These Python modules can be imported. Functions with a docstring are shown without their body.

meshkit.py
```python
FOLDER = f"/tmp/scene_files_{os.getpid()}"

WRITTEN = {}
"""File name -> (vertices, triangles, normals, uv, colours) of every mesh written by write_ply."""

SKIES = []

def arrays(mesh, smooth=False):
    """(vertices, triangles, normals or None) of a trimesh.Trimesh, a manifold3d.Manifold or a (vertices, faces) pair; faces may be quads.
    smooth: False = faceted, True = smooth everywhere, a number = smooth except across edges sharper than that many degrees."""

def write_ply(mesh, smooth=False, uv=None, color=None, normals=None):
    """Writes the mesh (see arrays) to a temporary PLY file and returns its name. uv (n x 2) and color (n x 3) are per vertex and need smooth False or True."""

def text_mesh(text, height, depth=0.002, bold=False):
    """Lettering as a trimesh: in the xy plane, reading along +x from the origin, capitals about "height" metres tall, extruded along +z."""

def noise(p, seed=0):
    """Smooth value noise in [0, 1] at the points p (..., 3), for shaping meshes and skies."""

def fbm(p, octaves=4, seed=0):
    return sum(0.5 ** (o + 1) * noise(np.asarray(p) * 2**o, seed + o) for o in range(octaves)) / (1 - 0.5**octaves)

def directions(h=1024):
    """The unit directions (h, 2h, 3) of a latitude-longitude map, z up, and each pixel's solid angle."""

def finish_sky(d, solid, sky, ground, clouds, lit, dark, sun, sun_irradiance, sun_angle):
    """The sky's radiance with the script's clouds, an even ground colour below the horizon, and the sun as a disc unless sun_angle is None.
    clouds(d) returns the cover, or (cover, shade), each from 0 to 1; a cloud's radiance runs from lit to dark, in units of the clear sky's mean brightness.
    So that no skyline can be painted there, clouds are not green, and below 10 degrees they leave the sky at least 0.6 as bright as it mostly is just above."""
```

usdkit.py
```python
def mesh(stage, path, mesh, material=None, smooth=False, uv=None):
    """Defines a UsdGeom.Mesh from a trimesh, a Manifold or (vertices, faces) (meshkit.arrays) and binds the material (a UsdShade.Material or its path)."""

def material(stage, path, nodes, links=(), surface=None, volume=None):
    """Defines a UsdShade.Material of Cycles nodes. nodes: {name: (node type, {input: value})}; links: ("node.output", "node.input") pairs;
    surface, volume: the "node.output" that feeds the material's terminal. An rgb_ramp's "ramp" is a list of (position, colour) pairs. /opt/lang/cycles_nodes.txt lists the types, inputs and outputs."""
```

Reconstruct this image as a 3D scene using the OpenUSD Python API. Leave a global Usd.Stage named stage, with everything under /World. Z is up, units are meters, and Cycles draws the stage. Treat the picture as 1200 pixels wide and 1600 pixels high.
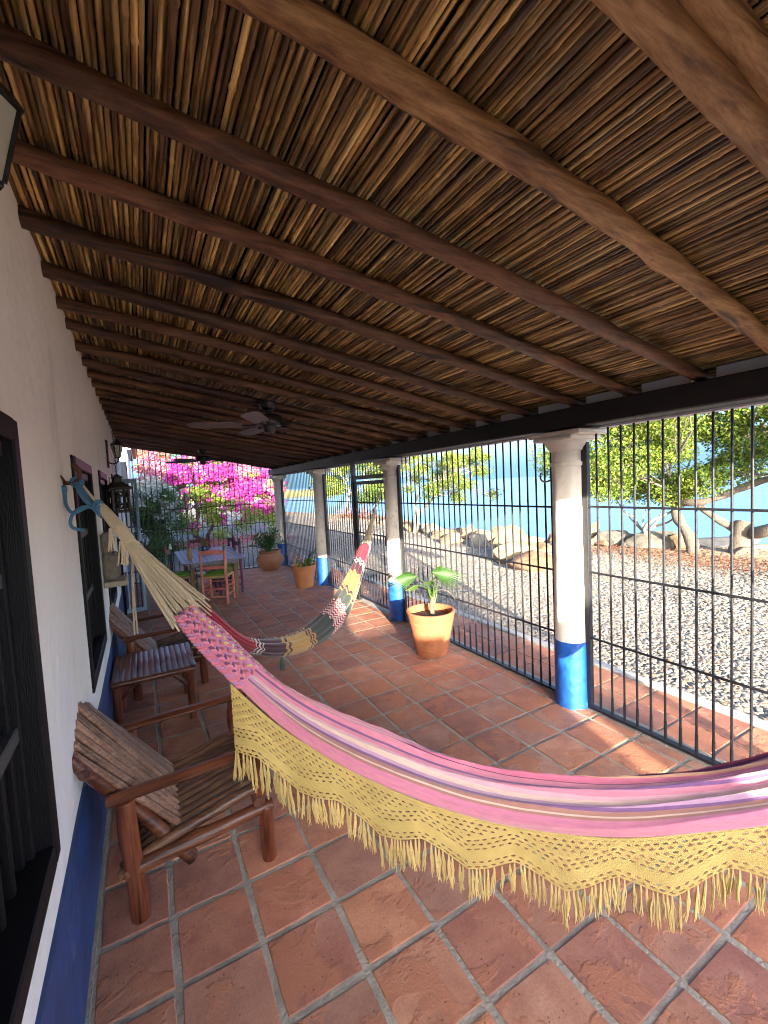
import math, random
import numpy as np, trimesh
import usdkit, meshkit
from pxr import Usd, UsdGeom, UsdLux, UsdShade, Gf, Sdf, Vt

stage = Usd.Stage.CreateInMemory()
UsdGeom.SetStageUpAxis(stage, UsdGeom.Tokens.z)
UsdGeom.SetStageMetersPerUnit(stage, 1.0)
World = UsdGeom.Xform.Define(stage, '/World')
stage.SetDefaultPrim(World.GetPrim())
rng = np.random.default_rng(7)
R = random.Random(11)
PI = math.pi

# ------------------------------------------------------------------ camera, sky, sun, exposure
EXPOSURE = 3.2
SUN_DIR = np.array([-0.30, -0.94, 0.193]); SUN_DIR /= np.linalg.norm(SUN_DIR)
SUN_INTENSITY, SKY_STRENGTH = 0.85, 0.11
YAW, PITCH, ROLL, FPX, EYE = math.radians(29.127), math.radians(3.659), math.radians(2.849), 678.4, (0, 0, 1.75)
cam = UsdGeom.Camera.Define(stage, '/World/camera')
cam.CreateHorizontalApertureAttr(36.0); cam.CreateVerticalApertureAttr(48.0)
cam.CreateFocalLengthAttr(36.0 * FPX / 1200)
cam.CreateClippingRangeAttr(Gf.Vec2f(0.02, 20000))
cam.GetExposureAttr().Set(EXPOSURE) if cam.GetExposureAttr() else cam.CreateExposureAttr(EXPOSURE)
_F = np.array([math.sin(YAW)*math.cos(PITCH), math.cos(YAW)*math.cos(PITCH), -math.sin(PITCH)])
_r0 = np.array([math.cos(YAW), -math.sin(YAW), 0]); _d0 = np.cross(_F, _r0)
_r = math.cos(ROLL)*_r0 + math.sin(ROLL)*_d0; _d = -math.sin(ROLL)*_r0 + math.cos(ROLL)*_d0
cam.AddTransformOp().Set(Gf.Matrix4d(*_r, 0, *(-_d), 0, *(-_F), 0, *EYE, 1))

elev = math.asin(SUN_DIR[2]); rot = math.atan2(SUN_DIR[0], SUN_DIR[1])
sky_mat = usdkit.material(stage, '/World/Looks/sky', {
    "s": ("sky_texture", {"sky_type": "single_scattering", "sun_disc": False, "sun_elevation": elev, "sun_rotation": rot, "altitude": 10.0, "air_density": 0.6, "aerosol_density": 3.3, "ozone_density": 3.0}),
    "tc": ("texture_coordinate", {}), "sx": ("separate_xyz", {}), "hz": ("map_range", {"range_type": "smoothstep", "from_min": 0.0, "from_max": .11, "to_min": .92, "to_max": 0.0, "clamp": True}), "mx": ("mix", {"mix_type": "mix", "color2": (.43, .90, 1.28)}),
    "b": ("background_shader", {"strength": SKY_STRENGTH})}, [("tc.generated", "sx.vector"), ("sx.z", "hz.value"), ("hz.result", "mx.fac"), ("s.color", "mx.color1"), ("mx.color", "b.color")], surface="b.background")
dome = UsdLux.DomeLight.Define(stage, '/World/sky')
dome.CreateIntensityAttr(1.0)
UsdShade.MaterialBindingAPI.Apply(dome.GetPrim()).Bind(sky_mat)
dome.GetPrim().SetCustomDataByKey('kind', 'structure')
sun = UsdLux.DistantLight.Define(stage, '/World/sun')
sun.CreateIntensityAttr(SUN_INTENSITY); sun.CreateAngleAttr(0.5); sun.CreateColorAttr(Gf.Vec3f(1.0, 0.90, 0.74)); sun.CreateNormalizeAttr(True)
_z = SUN_DIR; _x = np.cross([0, 0, 1], _z); _x /= np.linalg.norm(_x); _y = np.cross(_z, _x)
sun.AddTransformOp().Set(Gf.Matrix4d(*_x, 0, *_y, 0, *_z, 0, 0, 0, 0, 1))

# ------------------------------------------------------------------ helpers
_names = {}
def numbered(parent, name):
    k = (parent, name); n = _names.get(k, 0); _names[k] = n + 1
    return name if n == 0 else f'{name}_{n:03d}'

def path_of(p): return '/World' if p is None else (p if isinstance(p, str) else str(p.GetPath()))

def tag(prim, label=None, cat=None, group=None, kind=None):
    for k, v in (('label', label), ('category', cat), ('group', group), ('kind', kind)):
        if v: prim.SetCustomDataByKey(k, v)
    return prim

def thing(name, label=None, cat=None, loc=(0, 0, 0), rotz=0, group=None, kind=None):
    x = UsdGeom.Xform.Define(stage, '/World/' + numbered('/World', name))
    x.AddTranslateOp().Set(Gf.Vec3d(*map(float, loc)))
    if rotz: x.AddRotateZOp().Set(float(math.degrees(rotz)))
    return tag(x.GetPrim(), label, cat, group, kind)

class MB:
    """collects geometry into one mesh"""
    def __init__(s): s.v, s.f, s.uv, s.n = [], [], [], 0
    def add(s, v, f, uv=None):
        v = np.asarray(v, float); f = np.asarray(f, int)
        if f.shape[1] == 4: f = np.vstack([f[:, [0, 1, 2]], f[:, [0, 2, 3]]])
        s.v.append(v); s.f.append(f + s.n); s.n += len(v)
        s.uv.append(np.full((len(v), 2), R.random()) if uv is None else np.asarray(uv, float)); return s
    def tm(s, m): return s.add(m.vertices, m.faces)
    def box(s, lo, hi, ch=0.0):
        lo, hi = np.minimum(lo, hi).astype(float), np.maximum(lo, hi).astype(float)
        c, h = (lo + hi)/2, (hi - lo)/2
        if ch <= 0:
            m = trimesh.creation.box(extents=2*h); return s.add(m.vertices + c, m.faces)
        ch = min(ch, *(h*0.45)); pts = []
        for sx in (-1, 1):
            for sy in (-1, 1):
                for sz in (-1, 1):
                    for a in range(3):
                        q = h - ch; q[a] = h[a]; pts.append(q*[sx, sy, sz])
        m = trimesh.convex.convex_hull(np.array(pts)); return s.add(m.vertices + c, m.faces)
    def obox(s, p, q, w, h, up=(0, 0, 1), ch=0.0):
        """a bar from p to q, w wide (sideways), h high (along up)"""
        p, q = np.asarray(p, float), np.asarray(q, float); a = q - p; L = np.linalg.norm(a); a /= L
        up = np.asarray(up, float); sd = np.cross(up, a)
        if np.linalg.norm(sd) < 1e-6: sd = np.cross([1, 0, 0], a)
        sd /= np.linalg.norm(sd); up = np.cross(a, sd)
        t = MB().box((0, -w/2, -h/2), (L, w/2, h/2), ch)
        return s.add(p + t.v[0] @ np.array([a, sd, up]), t.f[0])
    def tube(s, pts, r, n=8, cap=True, uvs=False, squash=None):
        pts = np.asarray(pts, float); k = len(pts); r = np.broadcast_to(np.asarray(r, float), (k,))
        tg = np.gradient(pts, axis=0); tg /= np.linalg.norm(tg, axis=1, keepdims=True) + 1e-12
        ref = np.array([0, 0, 1.0]) if abs(tg[0, 2]) < .9 else np.array([1.0, 0, 0])
        A = np.cross(ref, tg[0]); A /= np.linalg.norm(A); V = []
        for i in range(k):
            A = A - tg[i]*(A @ tg[i]); A /= np.linalg.norm(A) + 1e-12; B = np.cross(tg[i], A)
            th = np.arange(n)/n*2*PI
            V.append(pts[i] + r[i]*(np.cos(th)[:, None]*A + np.sin(th)[:, None]*B))
        V = np.vstack(V); F = []
        i0 = (np.arange(k-1)[:, None]*n + np.arange(n)[None]).ravel(); i1 = (np.arange(k-1)[:, None]*n + (np.arange(n)[None]+1) % n).ravel()
        F = np.c_[i0, i1, i1+n, i0+n]; F = np.vstack([F[:, [0, 1, 2]], F[:, [0, 2, 3]]])
        if cap:
            c0, c1 = len(V), len(V)+1; V = np.vstack([V, pts[0], pts[-1]]); j = np.arange(n); jn = (j+1) % n
            F = np.vstack([F, np.c_[np.full(n, c0), jn, j], np.c_[np.full(n, c1), (k-1)*n + j, (k-1)*n + jn]])
        return s.add(V, F)
    def log(s, p, q, r0, r1=None, n=10, k=8, wob=.12, bend=0.0, seed=0, knots=0, flat=1.0, cham=True):
        """a hewn log: tapered, uneven, slightly bent, with chamfered ends"""
        g = np.random.default_rng(seed + 1000); p, q = np.asarray(p, float), np.asarray(q, float); r1 = r0 if r1 is None else r1
        a = q - p; L = np.linalg.norm(a); a /= L; ref = np.array([0, 0, 1.0]) if abs(a[2]) < .9 else np.array([1.0, 0, 0])
        A = np.cross(ref, a); A /= np.linalg.norm(A); B = np.cross(a, A)
        ts = np.linspace(0, 1, k)
        if cham:
            e = min(.006/L, .2/k); ts = np.concatenate([[0], [e], ts[1:-1], [1-e], [1]])
        th = np.arange(n)/n*2*PI; V = []; off = g.uniform(0, 50, 3); ba = g.uniform(0, 2*PI)
        kn = [(g.uniform(.08, .92), g.uniform(0, 2*PI)) for _ in range(knots)]
        for i, t in enumerate(ts):
            c = p + a*L*t + bend*math.sin(PI*t)*(math.cos(ba)*A + math.sin(ba)*B) + bend*.5*math.sin(2.3*PI*t+1)*A
            nz = meshkit.noise(np.c_[np.cos(th)*1.1+off[0], np.sin(th)*1.1+off[1], np.full(n, t*L/(r0*5))+off[2]], seed)
            rr = (r0 + (r1-r0)*t)*(1 + wob*(nz-.5)*2)
            for kt, ka in kn: rr = rr + r0*.28*np.exp(-((t-kt)*L/(r0*1.0))**2 - ((th-ka+PI) % (2*PI)-PI)**2/.35)
            if cham and i in (0, len(ts)-1): rr = rr*.86
            V.append(c + rr[:, None]*(np.cos(th)[:, None]*A + flat*np.sin(th)[:, None]*B))
        k2 = len(ts); V = np.vstack(V)
        i0 = (np.arange(k2-1)[:, None]*n + np.arange(n)[None]).ravel(); i1 = (np.arange(k2-1)[:, None]*n + (np.arange(n)[None]+1) % n).ravel()
        F = np.c_[i0, i1, i1+n, i0+n]; F = np.vstack([F[:, [0, 1, 2]], F[:, [0, 2, 3]]])
        c0 = len(V); V = np.vstack([V, p, q]); j = np.arange(n); jn = (j+1) % n
        F = np.vstack([F, np.c_[np.full(n, c0), jn, j], np.c_[np.full(n, c0+1), (k2-1)*n + j, (k2-1)*n + jn]])
        return s.add(V, F)
    def lathe(s, prof, n=32, c=(0, 0, 0), wob=0, seed=0):
        prof = np.asarray(prof, float); k = len(prof); th = np.arange(n)/n*2*PI; V = []
        for i, (r, z) in enumerate(prof):
            V.append(np.c_[r*np.cos(th), r*np.sin(th), np.full(n, z)])
        V = np.vstack(V)
        if wob: V[:, :2] *= 1 + wob*(meshkit.noise(V*9 + seed*7.3, seed)[:, None]-.5)
        V = V + np.asarray(c, float)
        i0 = (np.arange(k-1)[:, None]*n + np.arange(n)[None]).ravel(); i1 = (np.arange(k-1)[:, None]*n + (np.arange(n)[None]+1) % n).ravel()
        return s.add(V, np.c_[i0, i1, i1+n, i0+n])
    def grid(s, P, uv=None):
        """P: (a, b, 3) array of points"""
        a, b = P.shape[:2]; i = np.arange(a*b).reshape(a, b)
        F = np.c_[i[:-1, :-1].ravel(), i[1:, :-1].ravel(), i[1:, 1:].ravel(), i[:-1, 1:].ravel()]
        return s.add(P.reshape(-1, 3), F, None if uv is None else uv.reshape(-1, 2))
    def leaves(s, c, nrm, size, asp=.55, g=rng, fold=.25):
        """leaf-shaped rhombs at c (n,3) with normals nrm"""
        n = len(c); size = np.broadcast_to(size, (n,))
        t = np.cross(nrm, g.normal(size=(n, 3))); t /= np.linalg.norm(t, axis=1, keepdims=True)+1e-9
        b = np.cross(nrm, t); S = size[:, None]
        P = np.stack([c - t*S*.5, c + b*S*asp*.5 + nrm*S*fold*.4, c + t*S*.5, c - b*S*asp*.5 + nrm*S*fold*.4], 1).reshape(-1, 3)
        i = np.arange(n)*4
        q = np.repeat(g.random((n, 1)), 4, 0)
        return s.add(P, np.vstack([np.c_[i, i+1, i+2], np.c_[i, i+2, i+3]]), np.hstack([q, q]))
    def mesh(s): return np.vstack(s.v), np.vstack(s.f)
    def build(s, name, mat, parent=None, smooth=False, label=None, cat=None, group=None, kind=None, uv=False):
        p = path_of(parent); full = p + '/' + numbered(p, name)
        m = usdkit.mesh(stage, full, trimesh.Trimesh(*s.mesh(), process=False), M[mat], smooth=smooth, uv=np.vstack(s.uv) if uv or smooth in (False, True) else None)
        return tag(m.GetPrim(), label, cat, group, kind)

def catmull(P, n):
    P = np.asarray(P, float); d = np.r_[0, np.cumsum(np.linalg.norm(np.diff(P, axis=0), axis=1))]
    from scipy.interpolate import CubicSpline
    return CubicSpline(d, P, axis=0)(np.linspace(0, d[-1], n))

# ------------------------------------------------------------------ materials
M = {}
def mat(name, nodes, links, surface='p.BSDF', **k): M[name] = usdkit.material(stage, '/World/Looks/' + name, nodes, links, surface=surface, **k)

def plain(name, col, rough=.5, metal=0, noise=0.0, nscale=20, bump=0.0, bscale=60, vary=0.0, spec=.5, stretch=(1, 1, 1), isl=False, coat=0.0, hue=0.0, worn=None, wscale=20):
    """a principled surface with noise in its tone, fine relief, and variation from object to object"""
    nodes = {"tc": ("texture_coordinate", {}), "mp": ("mapping", {"scale": stretch}), "p": ("principled_bsdf", {"base_color": col, "roughness": rough, "metallic": metal, "specular_ior_level": spec, "coat_weight": coat})}
    links = [("tc.object", "mp.vector")]; cur = None
    if noise:
        nodes["n"] = ("noise_texture", {"scale": nscale, "detail": 5, "roughness": .6})
        nodes["r"] = ("map_range", {"from_min": .25, "from_max": .75, "to_min": 1-noise, "to_max": 1+noise})
        nodes["h"] = ("hsv", {"color": col}); links += [("mp.vector", "n.vector"), ("n.fac", "r.value"), ("r.result", "h.value")]; cur = "h.color"
    if vary or hue:
        nodes["oi"] = ("object_info", {}); src = "oi.random"
        if isl: nodes["uvr"] = ("uvmap", {"attribute": "st"}); nodes["sxr"] = ("separate_xyz", {}); links.append(("uvr.UV", "sxr.vector")); src = "sxr.x"
        nodes["vr"] = ("map_range", {"to_min": 1-vary, "to_max": 1+vary}); nodes["hv"] = ("hsv", {"color": col})
        nodes["wn"] = ("white_noise_texture", {"dimensions": "1D"}); nodes["hr"] = ("map_range", {"to_min": .5-hue, "to_max": .5+hue})
        links += [(src, "vr.value"), ("vr.result", "hv.value"), (src, "wn.w"), ("wn.value", "hr.value"), ("hr.result", "hv.hue")]
        if cur: links.append((cur, "hv.color"))
        cur = "hv.color"
    if worn:
        nodes.update({"ww": ("noise_texture", {"scale": wscale, "detail": 6, "roughness": .7, "distortion": .5}), "wq": ("noise_texture", {"scale": wscale*.17, "detail": 2}), "wa": ("math", {"math_type": "multiply_add", "value2": .55}), "wr": ("map_range", {"from_min": .91, "from_max": .97, "to_min": 0, "to_max": .6, "clamp": True}), "wm": ("mix", {"mix_type": "mix", "color1": col, "color2": worn})})
        links += [("mp.vector", "ww.vector"), ("mp.vector", "wq.vector"), ("wq.fac", "wa.value1"), ("ww.fac", "wa.value3"), ("wa.value", "wr.value"), ("wr.result", "wm.fac")] + ([(cur, "wm.color1")] if cur else []); cur = "wm.color"
    if cur: links.append((cur, "p.base_color"))
    if bump:
        nodes["bn"] = ("noise_texture", {"scale": bscale, "detail": 4}); nodes["b"] = ("bump", {"strength": bump, "distance": .01})
        links += [("mp.vector", "bn.vector"), ("bn.fac", "b.height"), ("b.normal", "p.normal")]
    mat(name, nodes, links)

def streaked(name, dark, mid, light, along, scale=14, rough=.45, vary=.35, bump=.4, spec=.5, isl=False, cracks=0.0):
    """wood or cane: streaks running along an axis, blotches, tone that differs from piece to piece"""
    st = [1, 1, 1]; st['xyz'.index(along)] = .045; st2 = [1, 1, 1]; st2['xyz'.index(along)] = .25
    nodes = {"tc": ("texture_coordinate", {}), "oi": ("object_info", {}), "ge": ("uvmap", {"attribute": "st"}), "gx": ("separate_xyz", {}), "rs": ("math", {"math_type": "multiply_add", "value2": 7.31}),
             "of": ("combine_xyz", {}), "rm": ("math", {"math_type": "multiply", "value2": 37.0}), "ad": ("vector_math", {"math_type": "add"}),
             "m1": ("mapping", {"scale": st}), "m2": ("mapping", {"scale": st2}),
             "n1": ("noise_texture", {"scale": scale*6, "detail": 7, "roughness": .68}), "n2": ("noise_texture", {"scale": scale*.55, "detail": 4, "roughness": .55, "distortion": .6}),
             "mx": ("math", {"math_type": "multiply_add", "value2": .55}), "m5": ("math", {"math_type": "multiply", "value2": .45}),
             "fr": ("math", {"math_type": "fraction"}), "r": ("rgb_ramp", {"ramp": [(.36, dark), (.48, mid), (.61, light), (.75, tuple(min(1, c*1.15) for c in light))]}),
             "v": ("map_range", {"to_min": 1-vary, "to_max": 1+vary}), "h": ("hsv", {}), "b": ("bump", {"strength": bump, "distance": .004}),
             "rg": ("map_range", {"from_min": .3, "from_max": .7, "to_min": rough-.1, "to_max": rough+.15}),
             "p": ("principled_bsdf", {"roughness": rough, "specular_ior_level": spec})}
    links = [("ge.UV", "gx.vector"), ("gx.x", "rs.value1"), ("oi.random", "rs.value3"), ("rs.value", "rm.value1"), ("rm.value", "of.x"), ("rm.value", "of.y"), ("rm.value", "of.z"),
             ("tc.object", "ad.vector1"), ("of.vector", "ad.vector2"), ("ad.vector", "m1.vector"), ("ad.vector", "m2.vector"), ("m1.vector", "n1.vector"), ("m2.vector", "n2.vector"),
             ("n2.fac", "m5.value1"), ("n1.fac", "mx.value1"), ("m5.value", "mx.value3"), ("mx.value", "r.fac"), ("rs.value", "fr.value1"), ("fr.value", "v.value"),
             ("v.result", "h.value"), ("r.color", "h.color"), ("h.color", "p.base_color"), ("n1.fac", "b.height"), ("b.normal", "p.normal"), ("n2.fac", "rg.value"), ("rg.result", "p.roughness")]
    if cracks:
        st3 = [1, 1, 1]; st3['xyz'.index(along)] = .05
        nodes.update({"m3": ("mapping", {"scale": st3}), "n3": ("noise_texture", {"scale": scale*2.2, "detail": 3, "roughness": .5, "distortion": .3}), "ck": ("map_range", {"from_min": .60, "from_max": .66, "to_min": 1.0, "to_max": 1-cracks, "clamp": True}),
            "vk": ("voronoi_texture", {"scale": 2.3}), "kn": ("map_range", {"from_min": .03, "from_max": .10, "to_min": .35, "to_max": 1.0, "clamp": True}), "kc": ("math", {"math_type": "multiply"}), "cm": ("mix", {"mix_type": "multiply", "fac": 1.0}), "hb": ("math", {"math_type": "add"})})
        links = [l for l in links if l not in (("h.color", "p.base_color"), ("n1.fac", "b.height"))] + [("ad.vector", "m3.vector"), ("m3.vector", "n3.vector"), ("n3.fac", "ck.value"), ("ad.vector", "vk.vector"), ("vk.distance", "kn.value"), ("ck.result", "kc.value1"), ("kn.result", "kc.value2"),
            ("h.color", "cm.color1"), ("kc.value", "cm.color2"), ("cm.color", "p.base_color"), ("n1.fac", "hb.value1"), ("kc.value", "hb.value2"), ("hb.value", "b.height")]
    mat(name, nodes, links)

streaked('cane', (.03, .014, .006), (.21, .115, .036), (.64, .43, .15), 'y', scale=17, rough=.4, vary=.65, bump=.5)
streaked('cane_gold', (.10, .045, .012), (.46, .28, .09), (.82, .58, .24), 'y', scale=18, rough=.38, vary=.4, bump=.5)
streaked('cane_dark', (.018, .008, .004), (.09, .043, .016), (.24, .13, .045), 'y', scale=16, rough=.5, vary=.5, bump=.5)
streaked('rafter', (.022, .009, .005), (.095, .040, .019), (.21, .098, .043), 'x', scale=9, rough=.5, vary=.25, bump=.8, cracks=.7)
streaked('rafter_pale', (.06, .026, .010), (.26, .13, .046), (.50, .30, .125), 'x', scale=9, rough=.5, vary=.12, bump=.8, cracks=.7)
streaked('chair_wood', (.030, .009, .005), (.105, .030, .013), (.21, .070, .027), 'x', scale=12, rough=.33, vary=.25, bump=.3, cracks=.55)
streaked('chair_wood_y', (.025, .010, .007), (.085, .034, .020), (.17, .075, .045), 'y', scale=12, rough=.3, vary=.25, bump=.3)
streaked('chair_wood_z', (.035, .009, .005), (.125, .032, .013), (.22, .068, .027), 'z', scale=12, rough=.33, vary=.2, bump=.3, cracks=.55)
streaked('slat_wood', (.06, .026, .014), (.20, .095, .052), (.36, .20, .12), 'x', scale=14, rough=.4, vary=.3, bump=.5)
streaked('seat_wood', (.030, .013, .008), (.10, .042, .02), (.22, .10, .045), 'x', scale=14, rough=.38, vary=.35, bump=.5)
plain('iron', (.018, .018, .022), .42, noise=.25, nscale=40, bump=.15, spec=.4)
plain('iron_beam', (.012, .010, .010), .55, noise=.3, nscale=12, bump=.2)
plain('iron_rust', (.09, .035, .015), .7, noise=.5, nscale=60, bump=.4)
plain('column_white', (.82, .77, .67), .65, noise=.12, nscale=7, bump=.6, bscale=14, worn=(.42, .37, .30), wscale=26)
plain('column_blue', (.012, .10, .42), .45, noise=.40, nscale=12, bump=.6, bscale=18, worn=(.16, .26, .40), wscale=24)
plain('band_blue', (.014, .042, .135), .5, noise=.4, nscale=6, bump=.5, bscale=18, worn=(.10, .13, .20), wscale=14)
plain('plaster_wing', (.66, .62, .56), .8, noise=.05, nscale=3, bump=.2)
plain('plaster_strip', (.72, .72, .72), .8, noise=.08, nscale=8)
plain('frame_wood', (.0035, .003, .004), .55, spec=.25, noise=.4, nscale=16, stretch=(6, 6, .6), bump=.3)
plain('lintel_wood', (.020, .016, .020), .45, noise=.35, nscale=16, stretch=(6, .6, 6), bump=.3)
plain('rail_wood', (.045, .042, .042), .55, noise=.3, nscale=20, stretch=(6, .6, 6), bump=.3)
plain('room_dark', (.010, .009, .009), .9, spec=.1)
plain('leaf_blue_frame', (.30, .44, .55), .5, noise=.1, nscale=12, bump=.2)
plain('leaf_blue_bar', (.03, .045, .12), .45, noise=.2)
plain('leaf_white_bar', (.55, .60, .68), .5, noise=.1)
plain('clay', (.46, .185, .075), .75, noise=.18, nscale=7, bump=.3, bscale=30)
plain('clay_pale', (.37, .125, .05), .85, noise=.32, nscale=8, bump=.5, bscale=40)
plain('clay_brown', (.30, .135, .070), .8, noise=.2, nscale=6, bump=.4, bscale=30)
plain('earth', (.07, .045, .028), .95, noise=.4, nscale=40, bump=1.0, bscale=50)
plain('fan_black', (.02, .017, .016), .35, noise=.2)
plain('fan_blade', (.17, .13, .12), .4, noise=.2, nscale=30, stretch=(1, 1, 1))
plain('fan_blade_dark', (.05, .035, .028), .4, noise=.2, nscale=30)
plain('lamp_black', (.012, .011, .011), .4)
plain('bronze', (.075, .062, .054), .5, metal=.4, noise=.3, nscale=60, bump=.3)
plain('rope_natural', (.62, .50, .33), .85, noise=.12, nscale=120, bump=.6, bscale=300, vary=.12)
plain('rope_blue', (.075, .22, .36), .7, noise=.25, nscale=160, bump=.8, bscale=260)
plain('pink_dark', (.30, .06, .11), .9, noise=.2, nscale=40)
mat('lace', {"uv": ("uvmap", {"attribute": "st"}), "w": ("wave_texture", {"wave_type": "bands", "bands_direction": "diagonal", "scale": 120.0, "distortion": 1.0, "detail": 2, "detail_scale": 2.0}), "n": ("noise_texture", {"scale": 260, "detail": 4}), "n2": ("noise_texture", {"scale": 14, "detail": 4}),
    "m": ("math", {"math_type": "multiply_add", "value2": .6}), "r": ("map_range", {"from_min": .2, "from_max": 1.3, "to_min": .86, "to_max": 1.07}), "m2": ("math", {"math_type": "multiply"}), "r2": ("map_range", {"from_min": .3, "from_max": .7, "to_min": .88, "to_max": 1.1}), "h": ("hsv", {"color": (.63, .445, .145)}), "b": ("bump", {"strength": .6, "distance": .002}), "p": ("principled_bsdf", {"roughness": .9, "specular_ior_level": .15})},
    [("uv.UV", "w.vector"), ("uv.UV", "n.vector"), ("uv.UV", "n2.vector"), ("n.fac", "m.value1"), ("w.fac", "m.value3"), ("m.value", "r.value"), ("n2.fac", "r2.value"), ("r.result", "m2.value1"), ("r2.result", "m2.value2"), ("m2.value", "h.value"), ("h.color", "p.base_color"), ("m.value", "b.height"), ("b.normal", "p.normal")])
plain('tassel', (.64, .46, .165), .85, noise=.12, nscale=90, vary=.16, bump=.4, bscale=400)
plain('tassel_green', (.05, .10, .07), .85, noise=.2, nscale=90)
plain('stone_carved', (.20, .17, .13), .9, noise=.35, nscale=25, bump=.8, bscale=50)
plain('stone_slab', (.42, .36, .26), .85, noise=.2, nscale=20, bump=.4)
plain('table_grey', (.145, .155, .185), .45, noise=.2, nscale=20, stretch=(6, .6, 6), bump=.2)
plain('table_leg', (.16, .085, .045), .6, noise=.3, nscale=20, stretch=(6, 6, .6), bump=.3)
plain('paint_pink', (.52, .17, .12), .5, noise=.25, nscale=30, bump=.2)
plain('paint_green', (.06, .16, .04), .5, noise=.3, nscale=25, bump=.2)
plain('paint_navy', (.012, .016, .055), .45, noise=.3, nscale=25)
plain('paint_purple', (.12, .025, .085), .5, noise=.3, nscale=25)
plain('paint_maroon', (.12, .015, .025), .5, noise=.3, nscale=25)
plain('paint_brown', (.14, .055, .035), .55, noise=.3, nscale=25)
plain('paint_white', (.7, .68, .62), .5)
plain('paint_red', (.32, .045, .03), .5)
plain('cushion_green', (.115, .30, .022), .9, noise=.2, nscale=60, bump=.5, bscale=120)
plain('rush', (.38, .27, .12), .85, noise=.25, nscale=80, bump=.5)
plain('blue_glaze', (.02, .035, .16), .2, noise=.3)
plain('bottle_amber', (.42, .24, .08), .35, noise=.2)
plain('succulent', (.12, .15, .05), .6, noise=.3, vary=.3)
plain('red_flower', (.35, .03, .05), .6, vary=.4, isl=True)
plain('tile_orange', (.48, .17, .07), .8, noise=.2, vary=.2, isl=True)
plain('concrete', (.36, .34, .31), .85, noise=.15, nscale=12, bump=.4, bscale=60)
plain('bark', (.125, .10, .075), .9, noise=.4, nscale=14, stretch=(3, 3, .5), bump=1.0, bscale=30)
plain('bark_white', (.30, .265, .22), .9, noise=.3, nscale=14, stretch=(3, 3, .5), bump=.8)
plain('bark_dark', (.10, .06, .04), .9, noise=.4, nscale=14, bump=.8)
plain('rock_tan', (0.212, 0.146, 0.081), .9, noise=.6, nscale=3.5, bump=1.0, bscale=9, vary=.2, hue=.015)
plain('rock_grey', (0.145, 0.126, 0.098), .9, noise=.6, nscale=3.5, bump=1.0, bscale=9, vary=.2, hue=.01)
plain('rock_rust', (0.212, 0.102, 0.055), .9, noise=.6, nscale=3.5, bump=1.0, bscale=9, vary=.2)
plain('rock_dark', (.10, .09, .085), .9, noise=.4, nscale=4, bump=1.0, bscale=9)
plain('headland', (.22, .20, .08), .95, noise=.5, nscale=.12, bump=.5, bscale=.3)
plain('dry_twig', (.19, .075, .045), .9, noise=.4, nscale=10, isl=True, vary=.5)

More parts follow.
